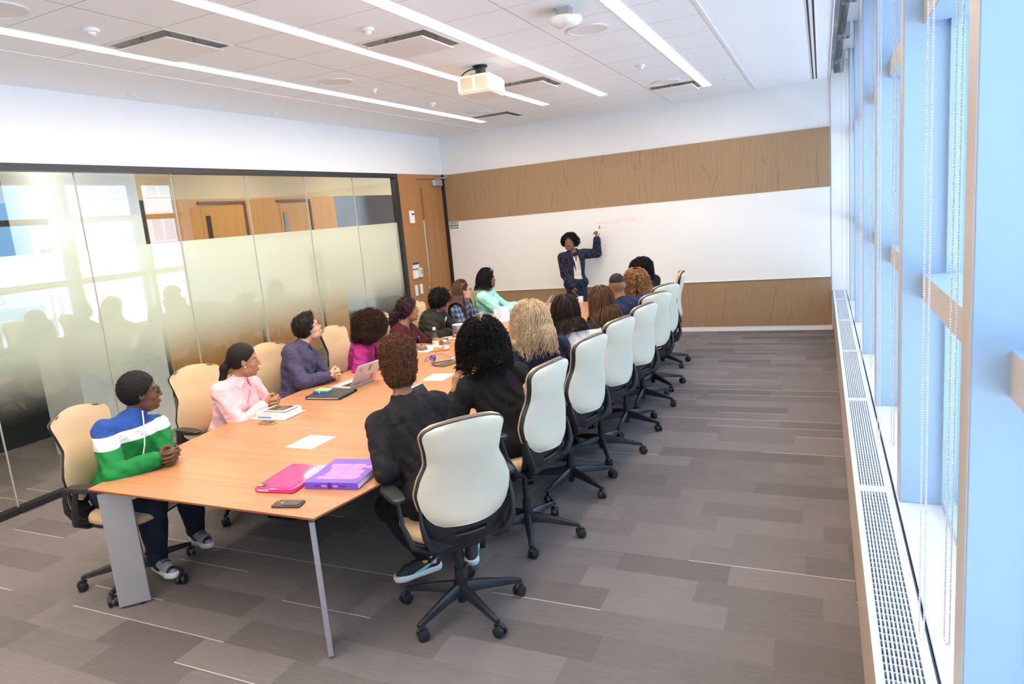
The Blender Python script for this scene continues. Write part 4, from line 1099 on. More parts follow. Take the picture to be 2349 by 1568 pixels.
def resample(C, m):
    n, s, _ = C.shape; t = np.linspace(0, s - 1, m); i = np.minimum(t.astype(int), s - 2); f = (t - i)[None, :, None]; return C[:, i] * (1 - f) + C[:, i + 1] * f
def wave(C, rng, amp, wl, step, same=0.0):
    n, s, _ = C.shape; T = np.gradient(C, axis=1); T /= np.linalg.norm(T, axis=2)[..., None] + 1e-9
    A = np.cross(T, np.array((.2, .3, .93))); A /= np.linalg.norm(A, axis=2)[..., None] + 1e-9; B = np.cross(T, A)
    t = (np.arange(s) * step * 2 * PI / wl)[None, :, None] * rng.uniform(.85, 1.2, (n, 1, 1)); ph = rng.uniform(0, 6.28, (n, 1, 1)) * (1 - same)
    env = np.clip(np.arange(s) / 6, 0, 1)[None, :, None]
    return C + (A * np.cos(t + ph) + B * np.sin(t + ph)) * amp * env
def joinm(parts):
    V = []; F = []; n = 0
    for v, f in parts: V.append(v); F.append(f + n); n += len(v)
    return np.vstack(V), np.vstack(F)

def make_hair(p, q, root, loc):
    hs = p['hair']; kind = hs['kind']; f, s, u = head_frame(p); Rh = np.array([f, s, u]); C = q['C']
    rng = np.random.default_rng(hs.get('seed', 3)); W = lambda a, b, c: C + f * a + s * b + u * c
    parts = []
    mat = hs['mat']
    if kind in ('cap', 'afro', 'pony', 'tail_braid', 'bob', 'base'):
        F_ = Field(C - .34, C + .30, .0055)
        t = hs.get('t', .014)
        for c, r in hs.get('blobs', [((-.004, 0, .018), (.103 + t, .081 + t, .108 + t))]): F_.ell(W(*c), r, Rh, .02)
        # hairline: open over the face, ears and neck
        a = hs.get('line', .012); tilt = hs.get('tilt', 1.0)
        nv = nrm(f * 1.0 - u * tilt); c0 = C + nv * a; F_.plane_cut(c0, nv, .36)
        if 'face' in hs: F_.ell(W(*hs['face'][0]), hs['face'][1], Rh, .012, 'sub')
        for a_, b_, ra, rb in hs.get('tails', []): F_.cone(W(*a_), W(*b_), ra, rb, .02)
        V, F = F_.mesh()
        amp = hs.get('rough', 0)
        if amp: V = V + vnormals(V, F) * (vnoise(V, hs.get('rs', 130), 5) * amp)[:, None]
        parts.append((V, F))
        if hs.get('curl'):
            n, r, ln, th = hs['curl']; parts.append(curls(V, vnormals(V, F), n, r, ln, rng, th, hs.get('turns', 2.0), hs.get('seg', 9)))
    if kind == 'long':
        stp = hs.get('step', .012)
        G = flow(q, p, hs['n'], hs['len'], rng, stp, spread=hs.get('spread', .02), fmax=hs.get('fmax', .35), ymin=hs.get('ymin', -.2), lift=hs.get('lift', 0), col=hs.get('col', .018), side_bias=hs.get('sb', 0), grav=1, back=hs.get('back', .35))
        # body of the hair under the strands
        sub = G[:: max(1, len(G) // 190)]; lo = sub.reshape(-1, 3).min(0) - .06; hi = sub.reshape(-1, 3).max(0) + .06
        F_ = Field(lo, hi, .009)
        F_.ell(C - f * .004 + u * .018, (.106, .084, .111), Rh, .01)
        F_.plane_cut(C + nrm(f - u * .9) * .022, nrm(f - u * .9), .14)
        for st in sub:
            st2 = st[::3]; Ls = len(st2)
            for a, b in zip(st2[:-2], st2[1:-1]): F_.cone(a, b, hs.get('br', .013), hs.get('br', .013), .022)
        F_.F += hs.get('erode', hs.get('br', .013) + .45 * hs.get('spread', .02))
        F_.ell(C - f * .004 + u * .018, (.105, .083, .110), Rh, .01); F_.plane_cut(C + nrm(f - u * .9) * .022, nrm(f - u * .9), .14)
        V, F = F_.mesh(); parts.append((V, F))
        if hs.get('wave'):
            amp, wl = hs['wave']; G = wave(G, rng, amp, wl, stp, hs.get('same', 0))
        cut = rng.uniform(.86, 1.0, len(G)); m = G.shape[1]; tt = np.linspace(0, 1, m)[None] * cut[:, None] * (m - 1); i = np.minimum(tt.astype(int), m - 2); fr = (tt - i)[..., None]
        rows = np.arange(len(G))[:, None]; G = G[rows, i] * (1 - fr) + G[rows, i + 1] * fr
        parts.append(strands_mesh(G, hs.get('th', .0022) * rng.uniform(.6, 1.3, len(G)), hs.get('taper', .6)))
    V, F = joinm(parts)
    o = mkobj('hair', V - loc, F, mat, root, smooth=True)
    if 'label' in hs: o['label'] = hs['label']
    for tname, a_, b_, r, mt in hs.get('ties', []):
        m = MB(); m.tube([W(*a_), W(*b_)], r, 12); m.build(tname, mt, root, rel=loc, smooth='auto')
    return o

def make_person(p):
    q = skeleton(p); loc = np.array([q['H'][0], q['H'][1], 0.]) ; lo, hi = bounds(q); lo[2] = min(lo[2], -.02)
    h = p.get('res', .0065); sm = p.get('size', 1.0)
    F = Field(lo, hi, h); f, s, u = head_frame(p); Rh = np.array([f, s, u]); C = q['C']; W = lambda a, b, c: C + f * a + s * b + u * c
    torso(F, q, p, -.004); limbs(F, q, p, -.002)
    for i in (0, 1): F.cone(q['A'][i], q['A'][i] * .45 + q['toe'][i] * .55, .030, .014, .02)
    # neck and head
    nr = p.get('nr', .050); F.cone(q['N'] - q['tu'] * .02, W(-.022, 0, -.055), nr + .004, nr, .03)
    E = F.ell
    E(W(-.004, 0, .020), (.100, .078, .105), Rh, .02); E(W(.030, 0, -.045), (.066, .060, .082), Rh, .02)
    E(W(.045, 0, -.088), (.042, .040, .034), Rh, .02); E(W(.074, 0, -.104), (.020, .022, .018), Rh, .012)
    for t in (1, -1):
        E(W(.056, .040 * t, -.036), (.028, .026, .028), Rh, .015); E(W(.030, .050 * t, -.080), (.036, .014, .020), Rh, .02)
        E(W(.078, .030 * t, .024), (.016, .026, .009), Rh, .012)
        E(W(.099, .031 * t, .003), (.015, .018, .011), Rh, .010, 'sub'); E(W(.0815, .031 * t, .0125), (.0115, .0175, .0085), Rh, .004); E(W(.0815, .031 * t, -.0080), (.0100, .0165, .0070), Rh, .004)
        E(W(.096, .014 * t, -.042), (.012, .0085, .008), Rh, .006)
        E(W(-.004, .079 * t, -.008), (.018, .009, .031), Rh, .004); E(W(.0, .088 * t, -.004), (.009, .006, .016), Rh, .003, 'sub')
    F.cone(W(.094, 0, .006), W(.114, 0, -.032), .0075, .0105, .010); E(W(.112, 0, -.038), (.011, .0115, .009), Rh, .006)
    E(W(.086, 0, -.070), (.018, .025, .014), Rh, .012)
    F.cone(W(.098, -.020, -.073), W(.105, 0, -.0705), .0035, .006, .004); F.cone(W(.105, 0, -.0705), W(.098, .020, -.073), .006, .0035, .004)
    F.cone(W(.097, -.016, -.080), W(.102, 0, -.0815), .004, .007, .004); F.cone(W(.102, 0, -.0815), W(.097, .016, -.080), .007, .004, .004)
    # hands
    for i in (0, 1):
        hd = p['hands'][i]; d = hd.get('d'); d = nrm(q['Wr'][i] - q['E'][i]) if d is None else np.array(d, float)
        hand(F, q['Wr'][i], d, np.array(hd['n'], float), (-1, 1)[i], hd.get('curl', (.3, .4, .3)), hd.get('thumb', .4), p.get('hs', 1.0))
    V, Fc = F.mesh()
    root = mkobj('person', V - loc, Fc, skin(p['skin'], TONE[p['skin']]), None, tuple(loc), smooth=True)
    tag(root, p['label'], 'person')
    # face parts
    m = MB()
    for t in (1, -1):
        c = W(.0785, .031 * t, .003); m.sphere(c, .0122, 14, 10); gd = nrm(f + s * p.get('look', 0)); m.sphere(c + gd * .0058, .0074, 10, 8, mi=1)
    m.build('eyes', [M['eye_white'], M['iris']], root, rel=loc, smooth=True)
    m = MB()
    for t in (1, -1): m.tube([W(.092, .016 * t, .023), W(.093, .030 * t, .029), W(.082, .046 * t, .024)], [.0028, .003, .0015], 6)
    m.build('eyebrows', plain('brow', (.015, .01, .008), .8) if 'brow' not in bpy.data.materials else bpy.data.materials['brow'], root, rel=loc, smooth=True)
    m = MB()
    for zz, r, k0 in ((-.0725, .0052, .1085), (-.0812, .0058, .1065)):
        m.tube([W(k0 - .011, -.021, -.0765), W(k0 - .003, -.011, zz), W(k0, 0, zz + (.001 if zz > -.075 else 0)), W(k0 - .003, .011, zz), W(k0 - .011, .021, -.0765)], [.001, r * .8, r, r * .8, .001], 8)
    m.build('lips', M['lip_pink'] if p['skin'] == 'light' else M['lip_dark'], root, rel=loc, smooth=True)
    if p.get('glasses'):
        gm = p['glasses']; g = MB(); fr = []
        for t in (1, -1):
            pts = [W(.108, .032 * t + .023 * math.cos(a), .000 + .017 * math.sin(a)) for a in np.linspace(0, 2 * PI, 18, endpoint=False)]
            g.tube(pts, .0017, 6, closed=True); g.tube([W(.107, .055 * t, .004), W(.06, .074 * t, .006), W(.0, .083 * t, .008), W(-.012, .083 * t, -.004)], .0017, 6)
        g.tube([W(.110, -.010, .004), W(.112, 0, .006), W(.110, .010, .004)], .0017, 6)
        go = g.build('glasses', gm, root, rel=loc, smooth=True)
        l = MB()
        for t in (1, -1): l.add([W(.108, .032 * t + .022 * math.cos(a), .000 + .016 * math.sin(a)) for a in np.linspace(0, 2 * PI, 18, endpoint=False)], [tuple(range(18))])
        l.build('lens', M['lens_clear'], go, rel=loc)
    if p.get('earring'):
        m = MB()
        for t in (1, -1): m.sphere(W(.004, .089 * t, -.040), .0055, 8, 6)
        m.build('earrings', M['paper'], root, rel=loc, smooth=True)
    # clothing
    for c in p['wear']:
        g = c.get('g', .012); typ = c['type']; hh = c.get('h', .0085); Fl = Field(lo, hi, hh)
        if typ in ('top', 'jacket'):
            torso(Fl, q, p, g); limbs(Fl, q, p, g + c.get('loose', .004), fore=c.get('sleeve', .9), legs=False, arms=c.get('arms', True))
            if c.get('hem'):   # falls over the hips
                Fl.ell(q['H'] - q['tu'] * .03, (.125 * p.get('girth', 1) + g, .175 * p.get('girth', 1) + g, .10), np.array([q['tf'], q['tl'], q['tu']]), .04)
            nb = q['N'] + q['tu'] * .045 + q['tf'] * c.get('nf', .02)
            if c.get('collar'):
                ch = c.get('ch', .42); Fl.cone(q['N'] - q['tu'] * .005 + q['tf'] * .002, q['N'] + (W(-.02, 0, -.06) - q['N']) * (ch - .02), nr + .018, nr + .014, .012)
                top = q['N'] + (W(-.02, 0, -.06) - q['N']) * ch; ax = nrm(W(-.02, 0, -.06) - q['N'] - q['tf'] * .02)
                Fl.plane_cut(top, ax, .11)
                Fl.cone(q['N'] + ax * .012, q['N'] + ax * .2, nr + .006, nr + .012, .004, 'sub')
            else: Fl.cone(q['N'] + q['tu'] * .035 + q['tf'] * .01, q['N'] + q['tu'] * .20, c.get('neckr', .070), c.get('neckr', .070) + .03, .01, 'sub')
            if c.get('vee'): Fl.cone(q['N'] + q['tf'] * .075 + q['tu'] * .03, q['N'] + q['tf'] * (.10) - q['tu'] * c['vee'], .040, .012, .008, 'sub')
            if c.get('open'):   # jacket fronts left open
                w0, w1 = c['open']
                a = q['N'] + q['tf'] * .13 + q['tu'] * .02; b = q['H'] + q['tf'] * .17 - q['tu'] * .12
                Fl.cone(a, b, w0, w1, .01, 'sub'); Fl.cone(a + q['tf'] * .08, b + q['tf'] * .10, w0, w1, .01, 'sub')
            V, Fc = Fl.mesh()
        elif typ == 'trousers':
            R3 = np.array([q['hf'], q['hl'], Z3]); Fl.ell(q['H'] - Z3 * .0, (.118 * p.get('girth', 1) + g, .168 * p.get('girth', 1) + g, .12), R3, .04)
            limbs(Fl, q, p, g, arms=False); V, Fc = Fl.mesh()
        nm = c['name']; a = .0035 if typ != 'trousers' else .003
        fo = vnoise(V * [1, 1, .55], c.get('ws', 42), 11); f2 = vnoise(V * [.8, .8, 1.5], 75, 17)
        V = V + vnormals(V, Fc) * (fo * c.get('wr', a) + (.5 - np.abs(f2)) * .0045 * (typ != 'trousers') + (.5 - np.abs(fo)) * .003)[:, None]
        o = mkobj(nm, V - loc, Fc, c['mat'], root, smooth=True)
    sh = p.get('shoe', 'black')
    for i in (0, 1):
        A, T = q['A'][i], q['toe'][i]; dr_ = nrm(T - A); heel = A - dr_ * .045 - Z3 * .045 * (1 if not p.get('tilt') else .6); flat_ = nrm((T - A) * [1, 1, 0 if not p.get('tilt') else 1])
        upv = nrm(np.cross(nrm(np.cross(Z3, flat_)), flat_) * -1) if p.get('tilt') else Z3
        if upv[2] < 0: upv = -upv
        Fs = Field(np.minimum(heel, T) - .12, np.maximum(heel, T) + .14, .005)
        base = A - upv * (.055)
        Fs.cone(base - flat_ * .035 + upv * .025, base + flat_ * .13 + upv * .012, .036, .038, .02); Fs.cone(base - flat_ * .03 + upv * .03, A + upv * .012, .036, .036, .02); Fs.cone(base + flat_ * .04 + upv * .04, base + flat_ * .17, .032, .028, .02)
        Fs.plane_cut(base - upv * .012, -upv, .3)
        V, Fc = Fs.mesh(); so = mkobj('shoe', V - loc, Fc, p.get('shoe_mat', M['chair_black']), root, smooth=True)
        Fs = Field(np.minimum(heel, T) - .12, np.maximum(heel, T) + .14, .005)
        Fs.cone(base - flat_ * .04 - upv * .008, base + flat_ * .15 - upv * .010, .040, .042, .02); Fs.cone(base + flat_ * .15 - upv * .01, base + flat_ * .178 - upv * .005, .038, .034, .02)
        Fs.plane_cut(base + upv * .008, upv, .3); Fs.plane_cut(base - upv * .028, -upv, .3)
        V, Fc = Fs.mesh(); mkobj('sole', V - loc, Fc, p.get('sole_mat', M['chair_black']), so, smooth=True)
        if p.get('shoe_fn'): p['shoe_fn'](so, base, flat_, upv, loc, i)
    make_hair(p, q, root, loc)
    if p.get('extra'): p['extra'](root, q, W, loc)
    return root, q

# ------------------------------------------------------------------ the seventeen people
def zbands(name, bands, rough=.9, weave=0):
    """cloth woven in level colour blocks"""
    m, nt, b, co, col = cloth(name, bands[0][1], rough)
    tc = nt.nodes.new('ShaderNodeTexCoord'); sp = nt.nodes.new('ShaderNodeSeparateXYZ'); L(nt, tc.outputs['Object'], sp.inputs[0])
    cur = None
    for z, c in bands:
        if cur is None: cur = mix_c(nt, 0.0, c, c)
        else: cur = mix_c(nt, mth(nt, 'GREATER_THAN', sp.outputs[2], z), cur, c)
    L(nt, cur, b.inputs['Base Color']); return m
def checks(name, c, c2, pitch=.018, w=.12):
    m, nt, b, co, col = cloth(name, c)
    tc = nt.nodes.new('ShaderNodeTexCoord'); sp = nt.nodes.new('ShaderNodeSeparateXYZ'); L(nt, tc.outputs['Object'], sp.inputs[0])
    xy = mth(nt, 'ADD', sp.outputs[0], mth(nt, 'MULTIPLY', sp.outputs[1], .8))
    a = mth(nt, 'LESS_THAN', mth(nt, 'FRACT', mth(nt, 'DIVIDE', xy, pitch)), w); d = mth(nt, 'LESS_THAN', mth(nt, 'FRACT', mth(nt, 'DIVIDE', sp.outputs[2], pitch)), w)
    L(nt, mix_c(nt, mth(nt, 'MAXIMUM', a, d), col, c2), b.inputs['Base Color']); return m
def plaid(name, c, c2, c3):
    m, nt, b, co, col = cloth(name, c)
    tc = nt.nodes.new('ShaderNodeTexCoord'); sp = nt.nodes.new('ShaderNodeSeparateXYZ'); L(nt, tc.outputs['Object'], sp.inputs[0])
    xy = mth(nt, 'ADD', sp.outputs[0], sp.outputs[1])
    a = mth(nt, 'LESS_THAN', mth(nt, 'FRACT', mth(nt, 'DIVIDE', xy, .065)), .45); d = mth(nt, 'LESS_THAN', mth(nt, 'FRACT', mth(nt, 'DIVIDE', sp.outputs[2], .065)), .45)
    L(nt, mix_c(nt, mth(nt, 'MULTIPLY', mth(nt, 'ADD', a, d), .5), col, c2), b.inputs['Base Color']); return m
def dots(name, c, c2):
    m, nt, b, co, col = cloth(name, c)
    v = N(nt, 'ShaderNodeTexVoronoi'); v.inputs['Scale'].default_value = 80; v.inputs['Randomness'].default_value = .15; tc = nt.nodes.new('ShaderNodeTexCoord'); L(nt, tc.outputs['Object'], v.inputs['Vector'])
    L(nt, mix_c(nt, mth(nt, 'LESS_THAN', v.outputs['Distance'], .22), col, c2), b.inputs['Base Color']); return m
BK = cl('cloth_black', (.012, .012, .014)); BKJ = cl('cloth_soft_black', (.012, .012, .014)); NV = cl('cloth_navy', (.022, .028, .065)); JN = cl('denim_dark', (.018, .024, .042)); WH = cl('cloth_white', (.80, .78, .76))
JET = hair_mat('hair_jet', (.010, .008, .007)); BLK = hair_mat('hair_black', (.014, .010, .008)); DKB = hair_mat('hair_dark_brown', (.045, .022, .013)); AUB = hair_mat('hair_auburn', (.14, .055, .024), .8); BRN = hair_mat('hair_brown', (.12, .055, .025), .35)
BLN = hair_mat('hair_blonde', (.68, .51, .32), .5, vs=18); GLD = hair_mat('hair_golden_brown', (.32, .15, .055), .45); PLM = hair_mat('hair_plum', (.030, .010, .016)); DBS = hair_mat('hair_straight_dark', (.028, .015, .011), .3)
RIM = plain('spectacle_rim', (.03, .015, .01), .3); GRIM = plain('spectacle_gold', (.45, .32, .15), .3, metal=.6); WRIM = plain('spectacle_white', (.7, .7, .75), .3)

def clasp(T, yaw, up=.0):
    f = yawv(yaw); l = np.cross(Z3, f); T = np.array(T, float)
    return {'wrist': [T - f * .070 + l * .048, T - f * .072 - l * .045 + Z3 * .006],
            'hands': [dict(d=f * .85 - l * .55, n=-l * .9 - f * .5, curl=(.75, .95, .5), thumb=.1), dict(d=f * .85 + l * .55 + Z3 * .05, n=l * .9 - f * .5, curl=(.75, .95, .5), thumb=.1)]}
def resting(L_, R_, yaw, curl=(.25, .35, .25), tw=.25):
    f = yawv(yaw); l = np.cross(Z3, f)
    return {'wrist': [L_, R_], 'hands': [dict(d=f - l * tw - Z3 * .12, n=-Z3, curl=curl), dict(d=f + l * tw - Z3 * .12, n=-Z3, curl=curl)]}
def buttons(root, q, W, loc, mat, n=5, off=.135):
    m = MB()
    for k in range(n):
        c = q['N'] + (q['H'] - q['N']) * (.08 + .16 * k) + q['tf'] * off; m.sphere(c, .005, 8, 6)
    return m

# collar wings and a front placket shared by the shirts
def shirt_front(root, q, W, loc, mat, g=.015, wings=True, name='collar'):
    m = MB(); nk = q['N']; tf, tl, tu = q['tf'], q['tl'], q['tu']
    for t in (1, -1):
        a = nk + tl * .058 * t + tu * .052 - tf * .01; b = nk + tl * .018 * t + tf * .072 + tu * .030; c = nk + tl * .060 * t + tf * .086 - tu * .032; d = nk + tl * .082 * t + tf * .02 + tu * .012
        V = [a, b, c, d]; V2 = [v + tf * .005 + tu * .004 for v in V]
        m.add(V + V2, [(0, 1, 2, 3), (4, 7, 6, 5), (0, 4, 5, 1), (1, 5, 6, 2), (2, 6, 7, 3), (3, 7, 4, 0)])
    return m.build(name, mat, root, rel=loc)
def torso_line(q, p, a0, a1, off, lat=0.0, n=9):
    return [q['H'] + (q['N'] - q['H']) * a + q['tf'] * (off + .012 * math.sin(a * PI)) + q['tl'] * lat for a in np.linspace(a0, a1, n)]

# 1 striped sweater
stripe = zbands('striped_fleece', [(0, (.012, .20, .045)), (.885, (.84, .80, .78)), (.955, (.025, .075, .30))])
grey_shoe = plain('trainer_grey', (.30, .31, .33), .7, bump=.2, bs=500)
def trainer(so, base, f, u, loc, i):
    s = np.cross(u, f); m = MB()
    for k in range(5):
        c = base + f * (.02 + .022 * k) + u * (.088 - .0085 * k); m.tube([c - s * .026, c + u * .006, c + s * .026], .0035, 6)
    m.build('laces', M['paper'] if k < 0 else M['chair_black'], so, rel=loc, smooth=True)
    m = MB()
    for t in (1, -1): m.tube([base + f * .085 + s * .042 * t + u * .006, base + f * .045 + s * .043 * t + u * .012, base - f * .02 + s * .042 * t + u * .034], [.006, .009, .002], 6)
    m.cyl(base + f * .13 + u * .012, base + f * .175 + u * .002, .038, .030, seg=14)
    m.build('overlay', M['chair_black'], so, rel=loc, smooth='auto')
def ex1(root, q, W, loc):
    m = MB(); m.tube([q['N'] + q['tf'] * .060 + q['tu'] * .075, q['N'] + q['tf'] * .085 + q['tu'] * .02, q['N'] + q['tf'] * .110 - q['tu'] * .05, q['N'] + q['tf'] * .130 - q['tu'] * .12, q['N'] + q['tf'] * .134 - q['tu'] * .20, q['N'] + q['tf'] * .130 - q['tu'] * .28], .0042, 6)
    m.build('zip', M['paper'], root, rel=loc, smooth=True)
make_person(dict(label='seated person in blue, white and green striped fleece at the near left table corner', skin='deep', hip=(-3.93, 2.66, .575), neck=(-3.83, 2.75, .985), head=(-3.80, 2.80, 1.145), ty=0, hy=8, gy=60, gp=2,
    w=.175, girth=1.02, res=.0055, **clasp((-3.47, 2.70, .79), 15), elbow=[(-.5, .3, -.8), (0, -.7, -.8)], knee=[(-3.58, 2.86, .50), (-3.60, 2.60, .51)], ankle=[(-3.80, 3.02, .145), (-3.72, 2.66, .135)], toe=[(-3.64, 2.97, .095), (-3.57, 2.62, .075)],
    glasses=RIM, hair=dict(kind='cap', mat=JET, blobs=[((-.014, 0, .030), (.112, .090, .112))], line=.018, tilt=.95, rough=.0015, rs=300, curl=(4000, .0022, .005, .0009), turns=1.5, seg=6),
    wear=[dict(type='top', name='fleece', mat=stripe, g=.020, collar=True, ch=.75, sleeve=.93, wr=.006, ws=34), dict(type='trousers', name='jeans', mat=JN, g=.020)], shoe_mat=grey_shoe, sole_mat=M['white_plastic'], shoe_fn=trainer, extra=ex1))
# 2 pink shirt
PINK = cl('cloth_pink', (.84, .50, .52), fold=.35)
def ex2(root, q, W, loc):
    shirt_front(root, q, W, loc, PINK)
    m = MB(); w = q['Wr'][1]; d = nrm(w - q['E'][1])
    for k in range(2):
        c = w - d * (.012 + .012 * k); a = nrm(np.cross(d, Z3)); b = np.cross(d, a); m.tube([c + (a * math.cos(t) + b * math.sin(t)) * .030 for t in np.linspace(0, 2 * PI, 18, endpoint=False)], .002, 6, closed=True)
    m.build('bracelets', M['steel'], root, rel=loc, smooth=True)
    m = MB(); m.tube(torso_line(q, None, .15, .93, .118), .004, 6); m.build('placket', cl('cloth_pink_trim', (.72, .25, .30)), root, rel=loc, smooth=True)
make_person(dict(label='seated person in a pale pink button shirt with a low black ponytail', skin='tan', hip=(-4.06, 3.66, .575), neck=(-3.93, 3.71, .985), head=(-3.88, 3.74, 1.135), ty=2, gy=50, gp=-4, w=.160, bust=True, res=.0055,
    **clasp((-3.70, 3.83, .79), 25), elbow=[(0, .5, -.8), (.1, -.6, -.8)], earring=True, nr=.046,
    hair=dict(kind='cap', mat=JET, blobs=[((-.012, 0, .026), (.106, .086, .108))], line=.016, rough=.0004, tails=[((-.105, 0, -.01), (-.135, 0, -.05), .026, .030), ((-.135, 0, -.05), (-.15, 0, -.13), .030, .024), ((-.15, 0, -.13), (-.155, 0, -.20), .024, .016), ((-.155, 0, -.20), (-.15, 0, -.26), .016, .004)], ties=[('hair_tie', (-.108, 0, -.012), (-.116, 0, -.022), .029, BK)]),
    wear=[dict(type='top', name='shirt', mat=PINK, g=.014, collar=True, sleeve=.88, wr=.0045), dict(type='trousers', name='trousers', mat=BK)], extra=ex2))
# 3 checked shirt
CHK = checks('cloth_checked', (.048, .042, .085), (.14, .12, .20))
make_person(dict(label='seated person in dark purple checked shirt and glasses looking up at the board', skin='light', hip=(-4.15, 4.52, .58), neck=(-4.13, 4.66, 1.04), head=(-4.09, 4.73, 1.195), ty=14, gy=62, gp=18, w=.175, girth=1.1, res=.0055,
    **clasp((-3.79, 4.70, .79), 40), elbow=[(0, .5, -.8), (.1, -.6, -.8)], glasses=RIM,
    hair=dict(kind='cap', mat=BLK, t=.014, line=.012, rough=.003, rs=90, blobs=[((-.014, 0, .026), (.112, .089, .114)), ((.045, 0, .105), (.055, .055, .030))], curl=(700, .006, .014, .0018), turns=1.0, seg=6),
    wear=[dict(type='top', name='shirt', mat=CHK, g=.017, collar=True, sleeve=.90, wr=.006), dict(type='trousers', name='trousers', mat=BK)], extra=lambda r, q, W, l: shirt_front(r, q, W, l, CHK)))
# 4 magenta shirt
MAG = cl('cloth_magenta', (.33, .022, .16)); 
make_person(dict(label='seated person in magenta shirt with large brown curls hiding the face', skin='brown', hip=(-4.06, 5.30, .575), neck=(-3.88, 5.25, .965), head=(-3.83, 5.30, 1.095), ty=25, gy=98, gp=-14, w=.155,
    **resting((-3.62, 5.46, .775), (-3.66, 5.12, .775), 35), elbow=[(-.3, .5, -.6), (-.3, -.6, -.6)],
    hair=dict(kind='afro', mat=DKB, line=.035, tilt=.9, rough=.010, rs=45, blobs=[((-.01, 0, .02), (.150, .155, .135)), ((-.035, 0, -.075), (.115, .150, .085)), ((.02, .03, -.01), (.11, .12, .12))], curl=(2600, .008, .035, .0022), turns=2.2, seg=10, seed=4),
    wear=[dict(type='top', name='shirt', mat=MAG, g=.015, collar=True, sleeve=.92, wr=.006), dict(type='trousers', name='trousers', mat=BK)]))
# 5 maroon cardigan
MAR = cl('cloth_maroon', (.060, .010, .018))
TIE = plain('pink_tie', (.85, .16, .26), .6)
p5r = resting((-3.70, 6.28, .775), (-3.735, 5.92, .785), 15); p5r['hands'][1] = dict(d=(.95, -.1, -.15), n=(0, .25, -1), curl=(.9, .9, .4), thumb=.8)
make_person(dict(label='seated person in maroon cardigan writing, braided plum hair tied with a pink band', skin='mid', hip=(-4.16, 6.16, .575), neck=(-4.03, 6.17, .965), head=(-3.99, 6.22, 1.11), ty=12, gy=50, gp=4, w=.160, bust=True, glasses=GRIM, nr=.046, **p5r, elbow=[(-.2, .5, -.7), (-.2, -.6, -.7)],
    hair=dict(kind='cap', mat=PLM, t=.014, line=.014, rough=.004, rs=120, curl=(500, .008, .02, .003), turns=1.2, seg=7, tails=[((-.10, 0, .0), (-.15, 0, -.02), .030, .042), ((-.15, 0, -.02), (-.19, 0, -.09), .045, .040), ((-.19, 0, -.09), (-.19, 0, -.15), .035, .012)], ties=[('hair_tie', (-.112, 0, .0), (-.122, 0, -.006), .037, TIE)]),
    wear=[dict(type='top', name='cardigan', mat=MAR, g=.015, sleeve=.62, vee=.12, wr=.006), dict(type='trousers', name='trousers', mat=BK)]))
# 6 dark blazer
def badge(root, q, W, loc):
    m = MB(); c = q['N'] + q['tf'] * .125 - q['tu'] * .045; m.lathe([(0, 0), (.034, .003), (.036, .010), (0, .014)], (0, 0, 0), 12)
    V = np.vstack(m.v); B_ = np.array([q['tl'], q['tu'], q['tf']]); 
    mkobj('brooch', V @ B_ * [1, 1, 1] + c - loc, m.f, M['paper'], root, smooth=True)
    shirt_front(root, q, W, loc, NV)
make_person(dict(label='seated person in dark blazer over navy shirt with short black twists', skin='brown', hip=(-4.20, 6.93, .575), neck=(-4.07, 6.93, .965), head=(-4.02, 6.98, 1.095), ty=20, gy=72, gp=-14, w=.185, girth=1.28, belly=True, earring=True, **resting((-3.72, 7.02, .775), (-3.80, 6.74, .775), 10), elbow=[(-.2, .5, -.7), (-.2, -.7, -.6)],
    hair=dict(kind='afro', mat=JET, line=.020, rough=.006, rs=120, blobs=[((-.008, 0, .025), (.130, .110, .125))], curl=(1200, .006, .030, .0028), turns=1.5, seg=7, seed=8),
    wear=[dict(type='top', name='shirt', mat=NV, g=.014, sleeve=.97, vee=.05), dict(type='jacket', name='blazer', mat=cl('cloth_charcoal_olive', (.022, .019, .014)), g=.028, sleeve=.86, open=(.055, .10), hem=True, wr=.006), dict(type='trousers', name='trousers', mat=BK)], extra=badge))
# 7 plaid shirt, very long hair
make_person(dict(label='seated person in blue plaid shirt with very long straight brown hair and glasses', skin='light', hip=(-4.21, 7.72, .575), neck=(-4.13, 7.68, .975), head=(-4.10, 7.70, 1.125), ty=8, gy=46, gp=4, w=.160, glasses=RIM, nr=.045, **resting((-3.78, 7.85, .775), (-3.78, 7.56, .775), 5), elbow=[(-.2, .5, -.7), (-.2, -.6, -.7)],
    hair=dict(kind='long', mat=hair_mat('hair_chestnut', (.07, .028, .016), .3), n=1500, len=.46, spread=.016, ymin=-.1, fmax=.02, th=.0020, wave=(.002, .12), seed=9, back=1.2, br=.010, erode=.014),
    wear=[dict(type='top', name='shirt', mat=plaid('cloth_plaid', (.028, .045, .085), (.17, .22, .30), (1, 1, 1)), g=.014, collar=True, sleeve=.92), dict(type='trousers', name='trousers', mat=JN)]))
